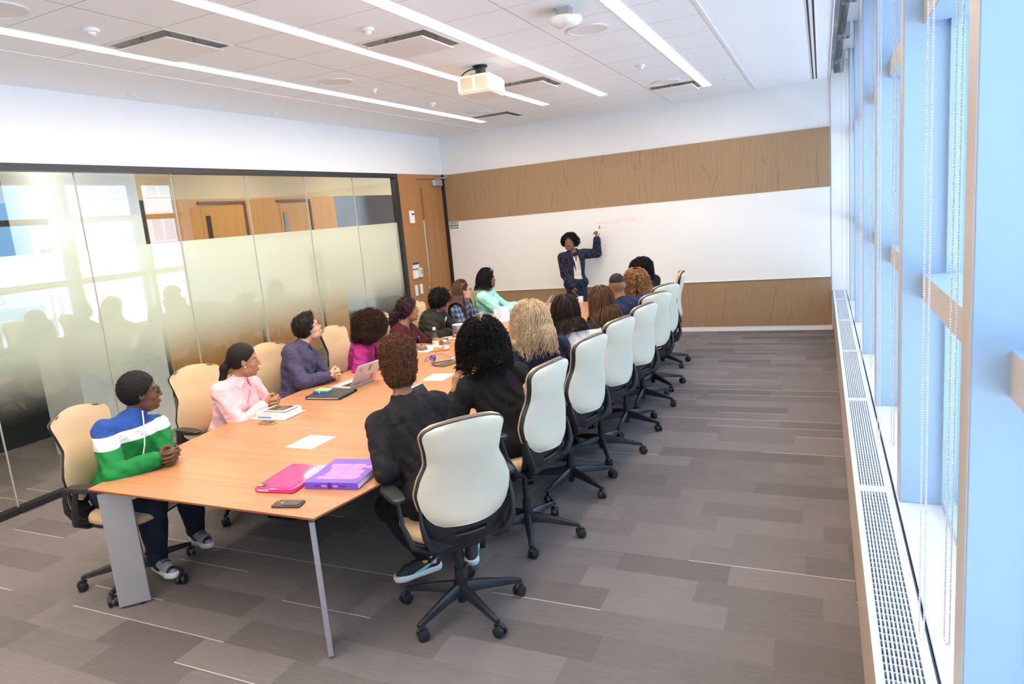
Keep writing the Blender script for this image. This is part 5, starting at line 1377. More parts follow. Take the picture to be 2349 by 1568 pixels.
# 8 mint jacket
MINT = cl('cloth_mint', (.36, .80, .64), fold=.35)
make_person(dict(label='seated person in mint green jacket with a black bob, farthest on the left side', skin='brown', hip=(-4.12, 8.38, .585), neck=(-4.10, 8.37, 1.03), head=(-4.07, 8.40, 1.185), ty=10, gy=58, gp=4, w=.165, bust=True, nr=.046, **resting((-3.74, 8.66, .775), (-3.72, 8.46, .775), 25), elbow=[(-.2, .5, -.7), (-.2, -.6, -.7)],
    hair=dict(kind='long', mat=JET, n=2000, len=.165, spread=.034, ymin=-.25, fmax=.05, th=.0017, wave=(.0012, .15), step=.008, lift=.6, seed=31, br=.014, back=1.1),
    wear=[dict(type='top', name='blouse', mat=WH, g=.013, vee=.10, sleeve=.85), dict(type='jacket', name='jacket', mat=MINT, g=.024, sleeve=.90, open=(.045, .08), hem=True, wr=.005), dict(type='trousers', name='trousers', mat=BK)]))
# 9 presenter at the whiteboard
def ex9(root, q, W, loc):
    shirt = MB(); 
    for t in (1, -1):
        a = q['N'] + q['tl'] * .062 * t + q['tu'] * .04; 
        pts = [a, q['N'] + q['tl'] * .075 * t + q['tf'] * .085 - q['tu'] * .03, q['N'] + q['tl'] * .06 * t + q['tf'] * .135 - q['tu'] * .14, q['N'] + q['tl'] * .045 * t + q['tf'] * .150 - q['tu'] * .26]
        shirt.tube(pts, [.012, .020, .017, .004], 8, flat=(tuple(q['tf']), .35))
    shirt.build('lapels', dots_m, root, rel=loc, smooth=True)
    m = MB(); m.tube([W(-.02, .045, -.13), q['N'] + q['tf'] * .085 - q['tu'] * .06, W(-.02, -.045, -.13)], .0015, 5); m.sphere(q['N'] + q['tf'] * .095 - q['tu'] * .065, .008, 8, 6); m.build('necklace', GRIM, root, rel=loc, smooth=True)
dots_m = dots('cloth_dotted', (.010, .011, .026), (.34, .32, .38))
make_person(dict(label='standing person in dotted navy blazer pointing at the whiteboard with a marker', skin='brown', stand=True, hip=(-3.44, 10.22, .90), neck=(-3.445, 10.18, 1.365), head=(-3.465, 10.14, 1.515), ty=-48, hy=-40, gy=-86, gp=-3, gr=-4, w=.170, girth=.98, res=.0052, look=.25, nr=.045, earring=True,
    wrist=[(-3.135, 10.46, 1.525), (-3.425, 10.02, .845)], hands=[dict(d=(.12, .12, 1), n=(-.75, .5, 0), curl=(1.0, 1.2, .8), thumb=.9), dict(d=(.05, -.05, -1), n=(.6, .8, 0), curl=(.45, .7, .4), thumb=.5)],
    elbow=[(.15, .55, -.9), (-.6, .3, -.2)], arm=(.262, .235), knee=[(-3.33, 10.20, .48), (-3.46, 10.10, .48)], ankle=[(-3.33, 10.25, .085), (-3.48, 10.16, .085)],
    hair=dict(kind='afro', mat=JET, line=.030, tilt=.9, rough=.010, rs=70, face=((.10, 0, -.03), (.085, .072, .095)), blobs=[((-.02, 0, .045), (.110, .108, .095)), ((-.02, .080, .012), (.070, .055, .080)), ((-.02, -.080, .012), (.070, .055, .080))], curl=(1500, .006, .022, .0022), turns=2, seg=8, seed=12),
    wear=[dict(type='top', name='shirt', mat=cl('cloth_cream', (.74, .64, .55), fold=.3), g=.014, vee=.14, sleeve=.2, neckr=.075), dict(type='jacket', name='blazer', mat=dots_m, g=.024, sleeve=.93, open=(.050, .105), hem=True, wr=.004), dict(type='trousers', name='jeans', mat=JN, g=.010)], extra=ex9))
t = empty('whiteboard_marker', (-3.105, 10.47, 1.62), 'white marker with red cap held up by the presenter', 'marker')
m = MB(); d = nrm((.25, .05, 1)); m.cyl(-d * .05, d * .055, .0085, seg=14); m.build('barrel', M['white_plastic'], t, smooth='auto')
m = MB(); m.cyl(d * .055, d * .10, .0105, .009, seg=14); m.build('cap', plain('red_cap', (.85, .03, .02), .4), t, smooth='auto')

# 10 auburn afro, black shirt, nearest
def hightop(so, base, f, u, loc, i):
    s = np.cross(u, f); cols = [((.20, .62, .60), 'patch_teal'), ((.75, .32, .05), 'patch_orange'), ((.75, .35, .42), 'patch_pink'), ((.5, .03, .05), 'patch_red')]
    for (c, nme), pos in zip(cols, ((.0, .075), (.03, .055), (-.02, .035), (-.005, .05))):
        for t in (1, -1): m = MB(); m.sphere(base + f * pos[0] + u * pos[1] + s * .034 * t, .016, 8, 6, sc=(1.1, 1.1, .7)); m.build(nme, plain(nme, c, .5) if nme not in bpy.data.materials else bpy.data.materials[nme], so, rel=loc, smooth=True)
    m = MB()
    for t in (1, -1): m.tube([base + f * .10 + s * .040 * t + u * .010, base + f * .05 + s * .0425 * t + u * .018, base - f * .02 + s * .042 * t + u * .045, base - f * .045 + s * .030 * t + u * .05], [.003, .009, .006, .002], 6)
    m.build('side_swoosh', bpy.data.materials['patch_teal'], so, rel=loc, smooth=True)
p10 = resting((-2.02, 3.02, .775), (-2.20, 3.42, .775), 140); p10['hands'][0] = dict(d=(-.3, .9, -.1), n=(0, 0, -1), curl=(.5, .6, .4))
def ex10(root, q, W, loc):   # back yoke seam
    Lr = [q['N'] - q['tu'] * .095 + q['tl'] * x - q['tf'] * (.118 - .35 * x * x) - q['tu'] * .02 * math.cos(x * 14) for x in np.linspace(-.15, .15, 15)]
    m = MB(); m.tube(Lr, .002, 5); m.build('yoke_seam', BKJ, root, rel=loc, smooth=True)
make_person(dict(label='seated person in black shirt with short auburn curls, back to camera, nearest on the right', skin='brown', hip=(-1.83, 2.92, 0.622), neck=(-2.035, 3.035, 1.065), head=(-2.085, 3.10, 1.235), ty=122, hy=150, gy=125, gp=-4, w=.163, girth=.98, res=.0055, **p10, nr=.048,
    elbow=[(.25, -.9, -.4), (0, .6, -.6)], knee=[(-2.16, 2.95, .50), (-2.14, 3.20, .51)], ankle=[(-2.03, 3.08, .15), (-1.93, 3.42, .12)], toe=[(-2.14, 2.93, .055), (-1.86, 3.28, .10)], earring=False,
    hair=dict(kind='afro', mat=AUB, line=.040, tilt=.55, rough=.006, rs=190, blobs=[((-.002, 0, .055), (.116, .092, .122)), ((-.03, 0, -.01), (.083, .079, .085)), ((.0, 0, .115), (.110, .092, .076))], curl=(5000, .006, .016, .0020), turns=1.6, seg=8, seed=2),
    wear=[dict(type='top', name='shirt', mat=BKJ, g=.016, collar=True, sleeve=.80, wr=.006, ws=30, hem=True), dict(type='trousers', name='trousers', mat=BK)], shoe_mat=plain('canvas_black', (.02, .02, .022), .7), sole_mat=M['white_plastic'], shoe_fn=hightop, extra=ex10))
# 11 black curls
p11 = resting((-2.09, 3.70, .955), (-2.15, 4.12, .775), 140); p11['hands'][0] = dict(d=(.12, .16, 1), n=(.5, .8, 0), curl=(.5, .8, .6), thumb=.4)
make_person(dict(label='seated person in black top with a big mass of black curls, hand at the chin', skin='tan', hip=(-1.76, 3.76, 0.617), neck=(-1.885, 3.80, 1.055), head=(-1.945, 3.86, 1.205), ty=128, hy=160, gy=118, gp=-4, w=.165, res=.006, **p11, nr=.046, elbow=[(.1, -.3, -1), (0, .6, -.6)],
    hair=dict(kind='long', mat=JET, n=2500, len=.235, spread=.068, ymin=-.35, fmax=.25, th=.0019, wave=(.0065, .019), step=.0058, lift=1.1, taper=.75, br=.016, seed=21, col=.03),
    wear=[dict(type='top', name='top', mat=BKJ, g=.016, sleeve=.85, wr=.006), dict(type='trousers', name='trousers', mat=BK)]))
# 12 blonde
make_person(dict(label='seated person in navy top with long frizzy blonde hair', skin='light', hip=(-1.76, 4.58, 0.617), neck=(-1.885, 4.60, 1.06), head=(-1.94, 4.66, 1.215), ty=128, hy=158, gy=114, w=.165, res=.007, **resting((-2.20, 4.62, .775), (-2.02, 4.95, .775), 140), nr=.046, elbow=[(-.5, -.6, -.6), (0, .7, -.6)],
    hair=dict(kind='long', mat=BLN, n=2600, len=.315, spread=.055, ymin=-.2, fmax=.30, th=.0014, wave=(.0055, .045), step=.0085, lift=.5, br=.014, seed=22, col=.028),
    wear=[dict(type='top', name='top', mat=cl('cloth_deep_navy', (.010, .014, .034)), g=.018, sleeve=.92, wr=.007, ws=30), dict(type='trousers', name='trousers', mat=BK)]))
# 13 black and white top
BW = zbands('cloth_colour_block', [(0, (.014, .014, .018)), (.895, (.82, .80, .80)), (1.055, (.014, .014, .018))])
make_person(dict(label='seated person in black and white block top with long dark straight hair', skin='light', hip=(-1.74, 5.28, 0.612), neck=(-1.815, 5.18, 1.03), head=(-1.87, 5.24, 1.19), ty=125, hy=158, gy=112, w=.165, res=.007, **resting((-2.14, 5.25, .775), (-2.02, 5.55, .775), 140), nr=.046, elbow=[(-.5, -.6, -.6), (0, .7, -.6)],
    hair=dict(kind='long', mat=DBS, n=1500, len=.29, spread=.026, ymin=-.2, fmax=.30, th=.0022, wave=(.002, .14), seed=23, col=.02),
    wear=[dict(type='top', name='top', mat=BW, g=.017, sleeve=.92, wr=.006), dict(type='trousers', name='trousers', mat=BK)]))
# 14 brown hair
make_person(dict(label='seated person in black sweater with long light brown hair', skin='light', hip=(-1.71, 5.97, 0.612), neck=(-1.755, 5.98, 1.01), head=(-1.80, 6.02, 1.165), ty=122, hy=158, gy=110, w=.170, res=.007, glasses=WRIM, **resting((-2.12, 5.98, .775), (-2.02, 6.28, .775), 140), nr=.046, elbow=[(-.5, -.6, -.6), (0, .7, -.6)],
    hair=dict(kind='long', mat=BRN, n=1000, len=.36, spread=.022, ymin=-.1, fmax=.30, th=.0026, wave=(.004, .16), seed=24, col=.02),
    wear=[dict(type='top', name='sweater', mat=BK, g=.018, sleeve=.92), dict(type='trousers', name='trousers', mat=BK)]))
# 15 man in navy
make_person(dict(label='seated person in navy pullover with a close faded haircut, back to camera', skin='brown', hip=(-1.72, 6.76, 0.622), neck=(-1.78, 6.66, 1.06), head=(-1.84, 6.72, 1.215), ty=120, hy=150, gy=112, w=.205, girth=1.15, res=.007, **resting((-2.16, 6.60, .775), (-2.02, 6.98, .775), 140), nr=.056, elbow=[(-.5, -.6, -.6), (0, .7, -.6)],
    hair=dict(kind='cap', mat=BLK, blobs=[((-.006, 0, .046), (.095, .076, .084))], line=-.010, tilt=2.4, rough=.0004, rs=300, curl=(1200, .001, .004, .0010), seg=5),
    wear=[dict(type='top', name='pullover', mat=cl('cloth_blue_navy', (.018, .025, .065)), g=.020, collar=True, sleeve=.92, wr=.007, ws=26), dict(type='trousers', name='trousers', mat=JN)]))
# 16 golden curls
make_person(dict(label='seated person in black with long springy golden brown curls', skin='tan', hip=(-1.74, 7.40, 0.612), neck=(-1.74, 7.20, 1.02), head=(-1.775, 7.24, 1.175), ty=118, hy=150, gy=108, w=.165, res=.007, **resting((-2.10, 7.25, .775), (-2.0, 7.5, .775), 140), elbow=[(-.5, -.6, -.6), (0, .7, -.6)],
    hair=dict(kind='long', mat=GLD, n=480, len=.40, spread=.045, ymin=-.2, fmax=.30, th=.0052, wave=(.009, .045), step=.009, lift=.4, taper=.7, seed=26, col=.025, sb=.15),
    wear=[dict(type='top', name='top', mat=BK, g=.018, sleeve=.92), dict(type='trousers', name='trousers', mat=BK)]))
# 17 behind
make_person(dict(label='seated person with full black curly hair, mostly hidden behind golden brown curls', skin='brown', hip=(-1.86, 8.42, 0.617), neck=(-1.92, 8.22, 1.05), head=(-1.955, 8.25, 1.205), ty=150, hy=190, gy=125, w=.170, res=.008, **resting((-2.22, 8.10, .775), (-2.18, 8.42, .775), 170), elbow=[(-.3, -.6, -.6), (-.3, .7, -.6)],
    hair=dict(kind='afro', mat=BLK, line=.035, rough=.008, rs=70, blobs=[((-.015, 0, .03), (.135, .135, .13)), ((-.05, 0, -.04), (.10, .13, .10))], curl=(2400, .007, .022, .0024), turns=2, seg=8, seed=27),
    wear=[dict(type='top', name='top', mat=BK, g=.018, sleeve=.92), dict(type='trousers', name='trousers', mat=BK)]))

# ------------------------------------------------------------------ things on the table
TZ = .7355
def laptop(x, y, yaw, op, label, w=.31, d=.215, mat=None, apple=True, lid_fn=None, base_fn=None, group='open laptops on the table'):
    """hinge line along local Y at the origin; the keyboard reaches toward local -X"""
    mat = mat or M['laptop_silver']
    t = empty('laptop', (x, y, TZ), label, 'laptop', group, math.radians(yaw))
    m = MB(); m.bbox(-d, .0, -w / 2, w / 2, .001, .014, .003); m.build('base', mat, t)
    m = MB(); m.box(-d * .56, -.018, -w / 2 + .022, w / 2 - .022, .0141, .0146)
    m.build('keyboard_well', M['screen_dark'] if mat is not M['laptop_silver'] else plain('key_gap', (.25, .22, .20), .6) if 'key_gap' not in bpy.data.materials else bpy.data.materials['key_gap'], t)
    m = MB()
    for r in range(5):
        for c in range(13):
            x0 = -.024 - (r + 1) * (d * .56 - .03) / 5; y0 = -w / 2 + .026 + c * (w - .052) / 13
            m.box(x0 + .002, x0 + (d * .56 - .03) / 5 - .002, y0 + .0015, y0 + (w - .052) / 13 - .0015, .0147, .0162)
    m.build('keys', M['key_black'], t)
    a = math.radians(op); R_ = Matrix.Translation((0, 0, .014)) @ Matrix.Rotation(a - PI / 2, 4, 'Y')
    # lid in its own frame: Z up along the screen, -X is the screen side
    lid = bpy.data.objects.new('lid', None)
    m = MB(); m.bbox(-.003, .004, -w / 2, w / 2, 0, d - .005, .0025, Mx=R_); lid = m.build('lid', mat, t)
    m = MB(); m.box(-.0038, -.003, -w / 2 + .008, w / 2 - .008, .012, d - .014, Mx=R_); m.build('screen', M['screen_dark'], lid)
    if apple:
        m = MB(); m.sphere((0, 0, 0), 1, 16, 8)
        V = np.vstack(m.v); Fm = m.f; V = V * [.0008, .013, .015]; V[:, 2] *= np.where(V[:, 2] > 0, 1, 1.05); V = V + [.0042, 0, d * .5]
        m2 = MB(); m2.add(V, Fm); m2.sphere((.0042, .004, d * .5 + .019), 1, 8, 6, sc=(.0008, .003, .006))
        V = np.vstack(m2.v) @ np.array(R_.to_3x3()).T + np.array(R_.to_translation()); mkobj('logo', V, m2.f, M['board'], lid, smooth=True)
    if lid_fn: lid_fn(lid, R_, w, d)
    if base_fn: base_fn(t, w, d)
    return t
RED = plain('sticker_red', (.85, .10, .07), .5); INK = plain('sticker_ink', (.08, .10, .2), .5)
def stickers(lid, R_, w, d):
    fr = R_ @ frame((.0044, 0, 0), (0, 1, 0), (0, 0, 1), (1, 0, 0))
    m = MB(); m.box(.052, .118, .062, .074, 0, .0006, Mx=fr); 
    for x in (.072, .092): m.box(x, x + .012, .018, .062, 0, .0006, Mx=fr)
    m.build('red_sticker', RED, lid)
    V, F = text_mesh('thoughtbot', .020, fr @ Matrix.Translation((-.135, .02, .0004)), ext=.0002); mkobj('word_sticker', V, F, INK, lid)
    m = MB(); m.tube([tuple(fr @ Vector((.01 + .006 * math.sin(k * .9), .135 + k * .009, .0006))) for k in range(7)], [.0035, .006, .0045, .003, .002, .0018, .0012], 6); m.tube([tuple(fr @ Vector((.03 + .010 * math.cos(a), .165 + .016 * math.sin(a), .0006))) for a in np.linspace(0, 5.2, 12)], .0014, 5)
    m.build('brown_sticker', plain('sticker_brown', (.16, .07, .03), .6), lid, smooth=True)
    m = MB(); m.tube([tuple(fr @ Vector((-.10 + .014 * math.cos(a), .165 + .016 * math.sin(a), .0006))) for a in np.linspace(0, 2 * PI, 18, endpoint=False)], .0010, 5, closed=True); m.build('ring_sticker', bpy.data.materials['sticker_brown'], lid, smooth=True)
laptop(-3.462, 4.585, -5, 122, 'silver laptop with red and brown stickers on its lid, before the checked shirt', lid_fn=stickers)
laptop(-3.66, 7.03, 2, 118, 'open silver laptop by the person in plaid, its plain lid toward the camera', w=.30, apple=False)
laptop(-3.28, 8.36, 12, 122, 'open silver laptop with a glowing logo near the mint jacket, farthest on the table')
laptop(-2.46, 6.78, 172, 110, 'open grey laptop showing between the dark haired and brown haired people', w=.29, mat=plain('laptop_grey', (.20, .22, .26), .35, metal=.3), apple=False)
def blue_st(t, w, d):
    m = MB(); m.cyl((-.185, -.06, .0142), (-.185, -.06, .0147), .028, seg=24); m.build('blue_sticker', plain('sticker_blue', (.15, .45, .75), .5), t)
laptop(-2.40, 3.85, 180, 124, 'open silver laptop with a round blue sticker by the auburn haired person', base_fn=blue_st)
# tablet folded on its cover
t = empty('tablet_stand', (-3.47, 7.66, TZ), 'pale tablet standing on a folded cover beside a clear bottle', 'tablet', rz=math.radians(-30))
m = MB(); m.box(-.12, .0, -.10, .10, 0, .004, Mx=Matrix.Rotation(0, 4, 'Y')); m.build('cover', plain('cover_pale', (.74, .73, .76), .5), t)
m = MB(); m.bbox(-.003, .004, -.11, .11, 0, .16, .002, Mx=Matrix.Translation((-.10, 0, .003)) @ Matrix.Rotation(-.42, 4, 'Y')); m.build('tablet', M['laptop_silver'], t)

# magenta laptop sleeve and purple book
def rr(w, d, r, n=5):
    P = []
    for cx, cy, a0 in ((w - r, d - r, 0), (r, d - r, 90), (r, r, 180), (w - r, r, 270)):
        for k in range(n + 1): a = math.radians(a0 + 90 * k / n); P.append((cx + r * math.cos(a), cy + r * math.sin(a)))
    return P
def rslab(m, w, d, r, z0, z1, ch=.002, mi=0, off=(0, 0)):
    lay = [(ch, z0), (0, z0 + ch), (0, z1 - ch), (ch, z1)]; V = []; n = 0
    for i, z in lay:
        o = [(x + i + off[0], y + i + off[1], z) for x, y in rr(w - 2 * i, d - 2 * i, r)]; n = len(o); V += o
    F = [(j * n + i, j * n + (i + 1) % n, (j + 1) * n + (i + 1) % n, (j + 1) * n + i) for j in range(3) for i in range(n)] + [tuple(range(n))[::-1], tuple(range(3 * n, 4 * n))]
    return m.add(V, F, mi)
PKG = plain('magenta_gloss', (.85, .025, .20), .12, var=.03, coat=.4)
t = empty('laptop', (-2.635, 2.475, TZ), 'closed laptop in a glossy magenta shell with gold sticker', 'laptop', rz=math.radians(7))
m = MB(); rslab(m, .235, .345, .018, .001, .024, .004); m.build('shell', PKG, t, smooth='auto')
m = MB(); rslab(m, .195, .305, .03, .024, .0262, .001, off=(.02, .02)); m.build('raised_panel', plain('magenta_clear', (.90, .07, .26), .06, coat=.8), t, smooth='auto')
m = MB(); m.box(.012, .062, .020, .055, .0243, .0268); m.build('dark_sticker', plain('sticker_dark', (.05, .04, .03), .4), t)
m = MB(); m.box(.012, .034, .020, .040, .0269, .0275); m.build('gold_sticker', plain('sticker_gold', (.85, .55, .04), .35, metal=.4), t)
m = MB(); m.box(.02, .09, -.0006, .001, .007, .018); m.build('port_strip', M['laptop_silver'], t)
t = empty('book', (-2.388, 2.575, TZ), 'thick purple book with pink block shapes on the cover', 'book', rz=math.radians(10))
PUR = plain('book_purple', (.17, .07, .58), .35); PIN = plain('book_pink', (.85, .22, .50), .4)
W_, D_ = .300, .335
m = MB(); m.bbox(0, W_, 0, D_, .032, .035, .001); m.bbox(0, W_, 0, D_, 0, .003, .001); m.bbox(0, W_, 0, .004, 0, .035, .0015); m.build('cover', PUR, t)
m = MB(); m.box(.003, W_ - .004, .004, D_ - .004, .003, .032); m.build('pages', M['paper'], t)
m = MB()
z = .0352
def blk(x0, x1, y0, y1): m.box(x0, x1, y0, y1, .035, z)
blk(.04, .150, .05, .085); blk(.065, .150, .09, .175); blk(.055, .15, .18, .21); blk(.035, .150, .215, .26); blk(.155, .235, .05, .125); blk(.155, .262, .13, .175); blk(.155, .23, .18, .262); z = .0354; blk(.155, .27, .21, .235); z = .0352
m.cyl((.235, .0875, .035), (.235, .0875, z + .0001), .0375, seg=24); m.cyl((.265, .222, .035), (.265, .222, z + .0001), .020, seg=20); m.build('cover_shapes', PIN, t)
m = MB(); m.box(.135, .152, -.0008, .0, .003, .033); m.box(.055, .09, -.0008, 0, .014, .019); m.box(.20, .235, -.0008, 0, .014, .019); m.build('spine_marks', plain('spine_ink', (.05, .02, .12), .5), t)
m = MB(); m.box(.10, .125, -.0008, 0, .012, .021); m.box(.162, .188, -.0008, 0, .012, .021); m.build('spine_title', PIN, t)
def phone(x, y, yaw, label, body, screen=None, w=.15, d=.075, h=.010, cam_=False, card=False):
    t = empty('phone', (x, y, TZ), label, 'phone', None, math.radians(yaw))
    m = MB(); rslab(m, w, d, .010, 0, h, .002); m.build('case', body, t, smooth='auto')
    if screen:
        m = MB(); rslab(m, w - .008, d - .006, .008, h, h + .0006, .0002, off=(.004, .003)); m.build('screen', screen, t)
    if cam_:
        m = MB(); m.cyl((.014, .058, h), (.014, .058, h + .0012), .0055, seg=14); m.build('camera_lens', plain('copper', (.6, .28, .15), .3, metal=.6) if 'copper' not in bpy.data.materials else bpy.data.materials['copper'], t)
        m = MB(); m.cyl((.045, .040, h), (.045, .040, h + .0008), .010, seg=20); m.build('logo_ring', bpy.data.materials['copper'], t)
    if card:
        m = MB(); rslab(m, .088, .058, .006, h, h + .003, .001, off=(.052, .008)); m.build('card_slot', plain('card_dark', (.06, .055, .045), .45), t, smooth='auto')
    return t
phone(-2.395, 2.335, 13, 'dark phone in a wallet case near the table corner', plain('phone_case', (.045, .040, .032), .45), cam_=True, card=True)
phone(-3.58, 3.485, -2, 'gold phone lying beside the white notebooks', plain('phone_gold', (.65, .45, .18), .3, metal=.7), M['screen_dark'], w=.135, d=.068, h=.008)
phone(-3.05, 5.22, 66, 'gold edged dark phone lying on a pouch of cables', plain('phone_bronze', (.20, .15, .08), .3, metal=.5), plain('phone_back', (.11, .085, .045), .3), w=.20, d=.10, h=.012)
# pouch and glasses near it
t = empty('cable_pouch', (-3.07, 5.32, TZ), 'clear edged pouch under the gold edged phone', 'pouch', rz=.9)
m = MB(); m.bbox(-.10, .12, .0, .09, 0, .012, .004); m.build('body', plain('pouch_grey', (.16, .16, .14), .25), t)
m = MB(); m.tube([(-.10, 0, .01), (-.12, .03, .02), (-.11, .08, .02), (.10, .10, .012)], .004, 6); m.build('zip_edge', M['chair_black'], t, smooth=True)
m = MB(); m.tube([(-3.09, 5.72, TZ + .012), (-3.00, 5.78, TZ + .018), (-2.92, 5.86, TZ + .012)], .006, 8)
tag(m.build('pen', M['key_black'], smooth=True), 'thin black pen lying beyond the gold edged phone', 'pen')
# blue cable
BLU = plain('cable_blue', (.015, .035, .42), .4)
t = empty('blue_cable', (-3.29, 5.47, TZ), 'coiled blue cable with a white plug', 'cable')
m = MB(); rng = np.random.default_rng(5)
for k in range(5):
    tilt = rng.uniform(-.7, .7); a0 = rng.uniform(0, 3); pts = []
    for a in np.linspace(0, 2 * PI, 18, endpoint=False): pts.append((.028 * math.cos(a) * math.cos(a0) - .022 * math.sin(a) * math.sin(a0) * math.cos(tilt), .028 * math.cos(a) * math.sin(a0) + .022 * math.sin(a) * math.cos(a0) * math.cos(tilt), .030 + .024 * math.sin(a) * math.sin(1.0 + tilt)))
    m.tube(pts, .0026, 6, closed=True)
for p_ in ([(-.02, 0, .04), (-.045, -.02, .04), (-.07, -.05, .004), (-.06, -.03, .004), (-.03, -.01, .02)], [(.01, -.01, .03), (.03, -.045, .02), (.04, -.06, .003), (.03, -.03, .01)], [(0, .02, .05), (.04, .10, .045), (.10, .13, .012), (.16, .09, .006)]): m.tube(p_, .0026, 6)
m.build('cord', BLU, t, smooth=True)
m = MB(); m.bbox(.155, .185, .068, .086, .002, .014, .002, Mx=RZ(-.0)); m.build('plug', M['white_plastic'], t)
# papers
def sheet(x, y, yaw, w, d, label, lines=True):
    t = empty('paper_sheet', (x, y, TZ), label, 'paper', 'printed sheets on the table', math.radians(yaw))
    m = MB(); m.box(0, w, 0, d, 0, .0012); m.build('sheet', M['paper'], t)
    if lines:
        m = MB(); m.box(.018, .021, .03, d - .03, .0012, .0016)
        for k in range(5): m.box(.045 + k * .022, .0462 + k * .022, .03, d * (.75 - .08 * (k % 2)), .0012, .0015)
        m.build('print', plain('print_grey', (.45, .45, .44), .8) if 'print_grey' not in bpy.data.materials else bpy.data.materials['print_grey'], t)
sheet(-2.985, 3.105, 0, .205, .235, 'white printed sheet lying alone in the middle of the near half of the table')
sheet(-2.995, 4.75, 3, .20, .235, 'white printed sheet beyond the person with short auburn curls')
sheet(-3.03, 6.56, 20, .20, .26, 'white sheet half hidden behind blonde hair', False)
# notebooks, book, tablet by the pink shirt
t = empty('notebook', (-3.715, 3.575, TZ), 'thin spiral notebook under a thick white book', 'notebook', rz=math.radians(3))
m = MB(); m.bbox(0, .30, 0, .235, 0, .008, .001); m.build('pages', M['paper'], t); m = MB(); m.box(.30, .302, 0, .235, 0, .008)
for k in range(18): m.tube([(.30 + .005 * math.cos(a), .012 + k * .0125, .004 + .006 * math.sin(a)) for a in np.linspace(0, 2 * PI, 8, endpoint=False)], .0007, 4, closed=True)
m.build('spiral', M['steel'], t)
t = empty('book', (-3.70, 3.61, TZ + .0085), 'thick white book stacked on a spiral notebook', 'book', rz=math.radians(3))
m = MB(); m.bbox(0, .245, 0, .205, .001, .030, .001); m.build('pages', M['paper'], t); m = MB(); m.box(-.003, .247, -.002, .207, 0, .0015); m.box(-.003, .247, -.002, .207, .0295, .031); m.build('cover', plain('cover_white', (.78, .77, .76), .4), t)
t = empty('tablet', (-3.66, 3.635, TZ + .040), 'white tablet with dark screen on top of the white book', 'tablet', rz=math.radians(3))
m = MB(); rslab(m, .205, .150, .012, .003, .011, .002); m.build('body', M['white_plastic'], t, smooth='auto'); m = MB(); rslab(m, .205, .15, .012, 0, .003, .001); m.build('back', M['chair_black'], t)
m = MB(); m.box(.022, .183, .010, .140, .011, .0115); m.build('screen', plain('tablet_screen', (.10, .065, .05), .08), t)
t = empty('pen', (-3.69, 3.592, TZ + .013), 'blue pen along the edge of the white book', 'pen', rz=math.radians(3))
m = MB(); m.cyl((.02, 0, 0), (.14, 0, 0), .0045, seg=10); m.build('barrel', plain('pen_blue', (.03, .16, .45), .35), t, smooth='auto'); m = MB(); m.cyl((.14, 0, 0), (.155, 0, 0), .0045, .001, seg=10); m.build('tip', M['steel'], t, smooth='auto')
# black folder with note pad
t = empty('folder', (-3.66, 4.10, TZ), 'black leather folder with papers sticking out', 'folder', rz=math.radians(5))
m = MB(); m.bbox(0, .315, 0, .25, .0, .004, .001); m.bbox(0, .315, 0, .25, .020, .0245, .001); m.box(0, .004, 0, .25, .0, .022); m.box(0, .315, .246, .25, 0, .022); m.build('cover', plain('leather_black', (.03, .025, .018), .5, bump=.3, bs=400), t)
m = MB(); m.box(.006, .290, .006, .245, .005, .012); m.box(.008, .30, .01, .245, .013, .018); m.build('papers', plain('paper_grey', (.60, .62, .68), .7), t)
t = empty('sticky_note_pad', (-3.665, 4.20, TZ + .0248), 'blue block of sticky notes with yellow top on the black folder', 'note pad', rz=math.radians(2))
m = MB(); m.bbox(0, .135, 0, .09, 0, .018, .002); m.build('holder', plain('pad_blue', (.02, .24, .60), .35), t); m = MB(); m.box(.005, .13, .02, .085, .018, .021); m.box(.055, .07, -.0015, .0, .003, .017); m.build('notes', plain('pad_yellow', (.80, .78, .16), .7), t)
# writing pad and pen of the maroon cardigan
t = empty('notebook', (-3.90, 5.86, TZ), 'open white notebook being written in, beside the glass bottle', 'notebook', rz=math.radians(-6))
m = MB(); m.bbox(0, .17, 0, .30, 0, .012, .002); m.bbox(.175, .335, 0, .30, 0, .009, .002); m.build('pages', M['paper'], t); m = MB(); m.box(.168, .178, 0, .30, 0, .004); m.build('spine', M['dark_metal'], t)
t = empty('pen', (-3.66, 5.90, TZ), 'dark pen held upright over the open notebook', 'pen')
m = MB(); m.cyl((.0, 0, .014), (-.045, .03, .135), .0045, seg=10); m.build('barrel', M['key_black'], t, smooth='auto'); m = MB(); m.cyl((-.045, .03, .135), (-.0487, .0325, .147), .003, seg=8); m.build('button', M['steel'], t)
# bottles
GL = pane('bottle_glass', (.93, .95, .93), 1.3)
def bottle(x, y, prof, liq, cap, lab, label, lc, group=None):
    t = empty('bottle', (x, y, TZ), label, 'bottle', group)
    m = MB(); m.lathe(prof, seg=28); m.build('glass_body', GL, t, smooth='auto')
    m = MB(); m.lathe(liq, seg=28); m.build('liquid', lc, t, smooth='auto')
    m = MB(); m.lathe(cap, seg=24); m.build('cap', M['white_plastic'], t, smooth='auto')
    m = MB(); m.lathe(lab[0], seg=28); m.build('paper_label', M['paper'], t, smooth='auto')
    m = MB()
    for k in range(5): a = -2.2 + .22 * k; r = lab[1]; m.sphere((r * math.cos(a), r * math.sin(a), lab[2] + .003 * (k % 2)), .0055, 6, 5, sc=(.5, .8, 1))
    m.build('label_print', plain('label_red', (.80, .08, .06), .6) if 'label_red' not in bpy.data.materials else bpy.data.materials['label_red'], t)
juice = plain('juice_amber', (.95, .58, .20), .15, var=.03)
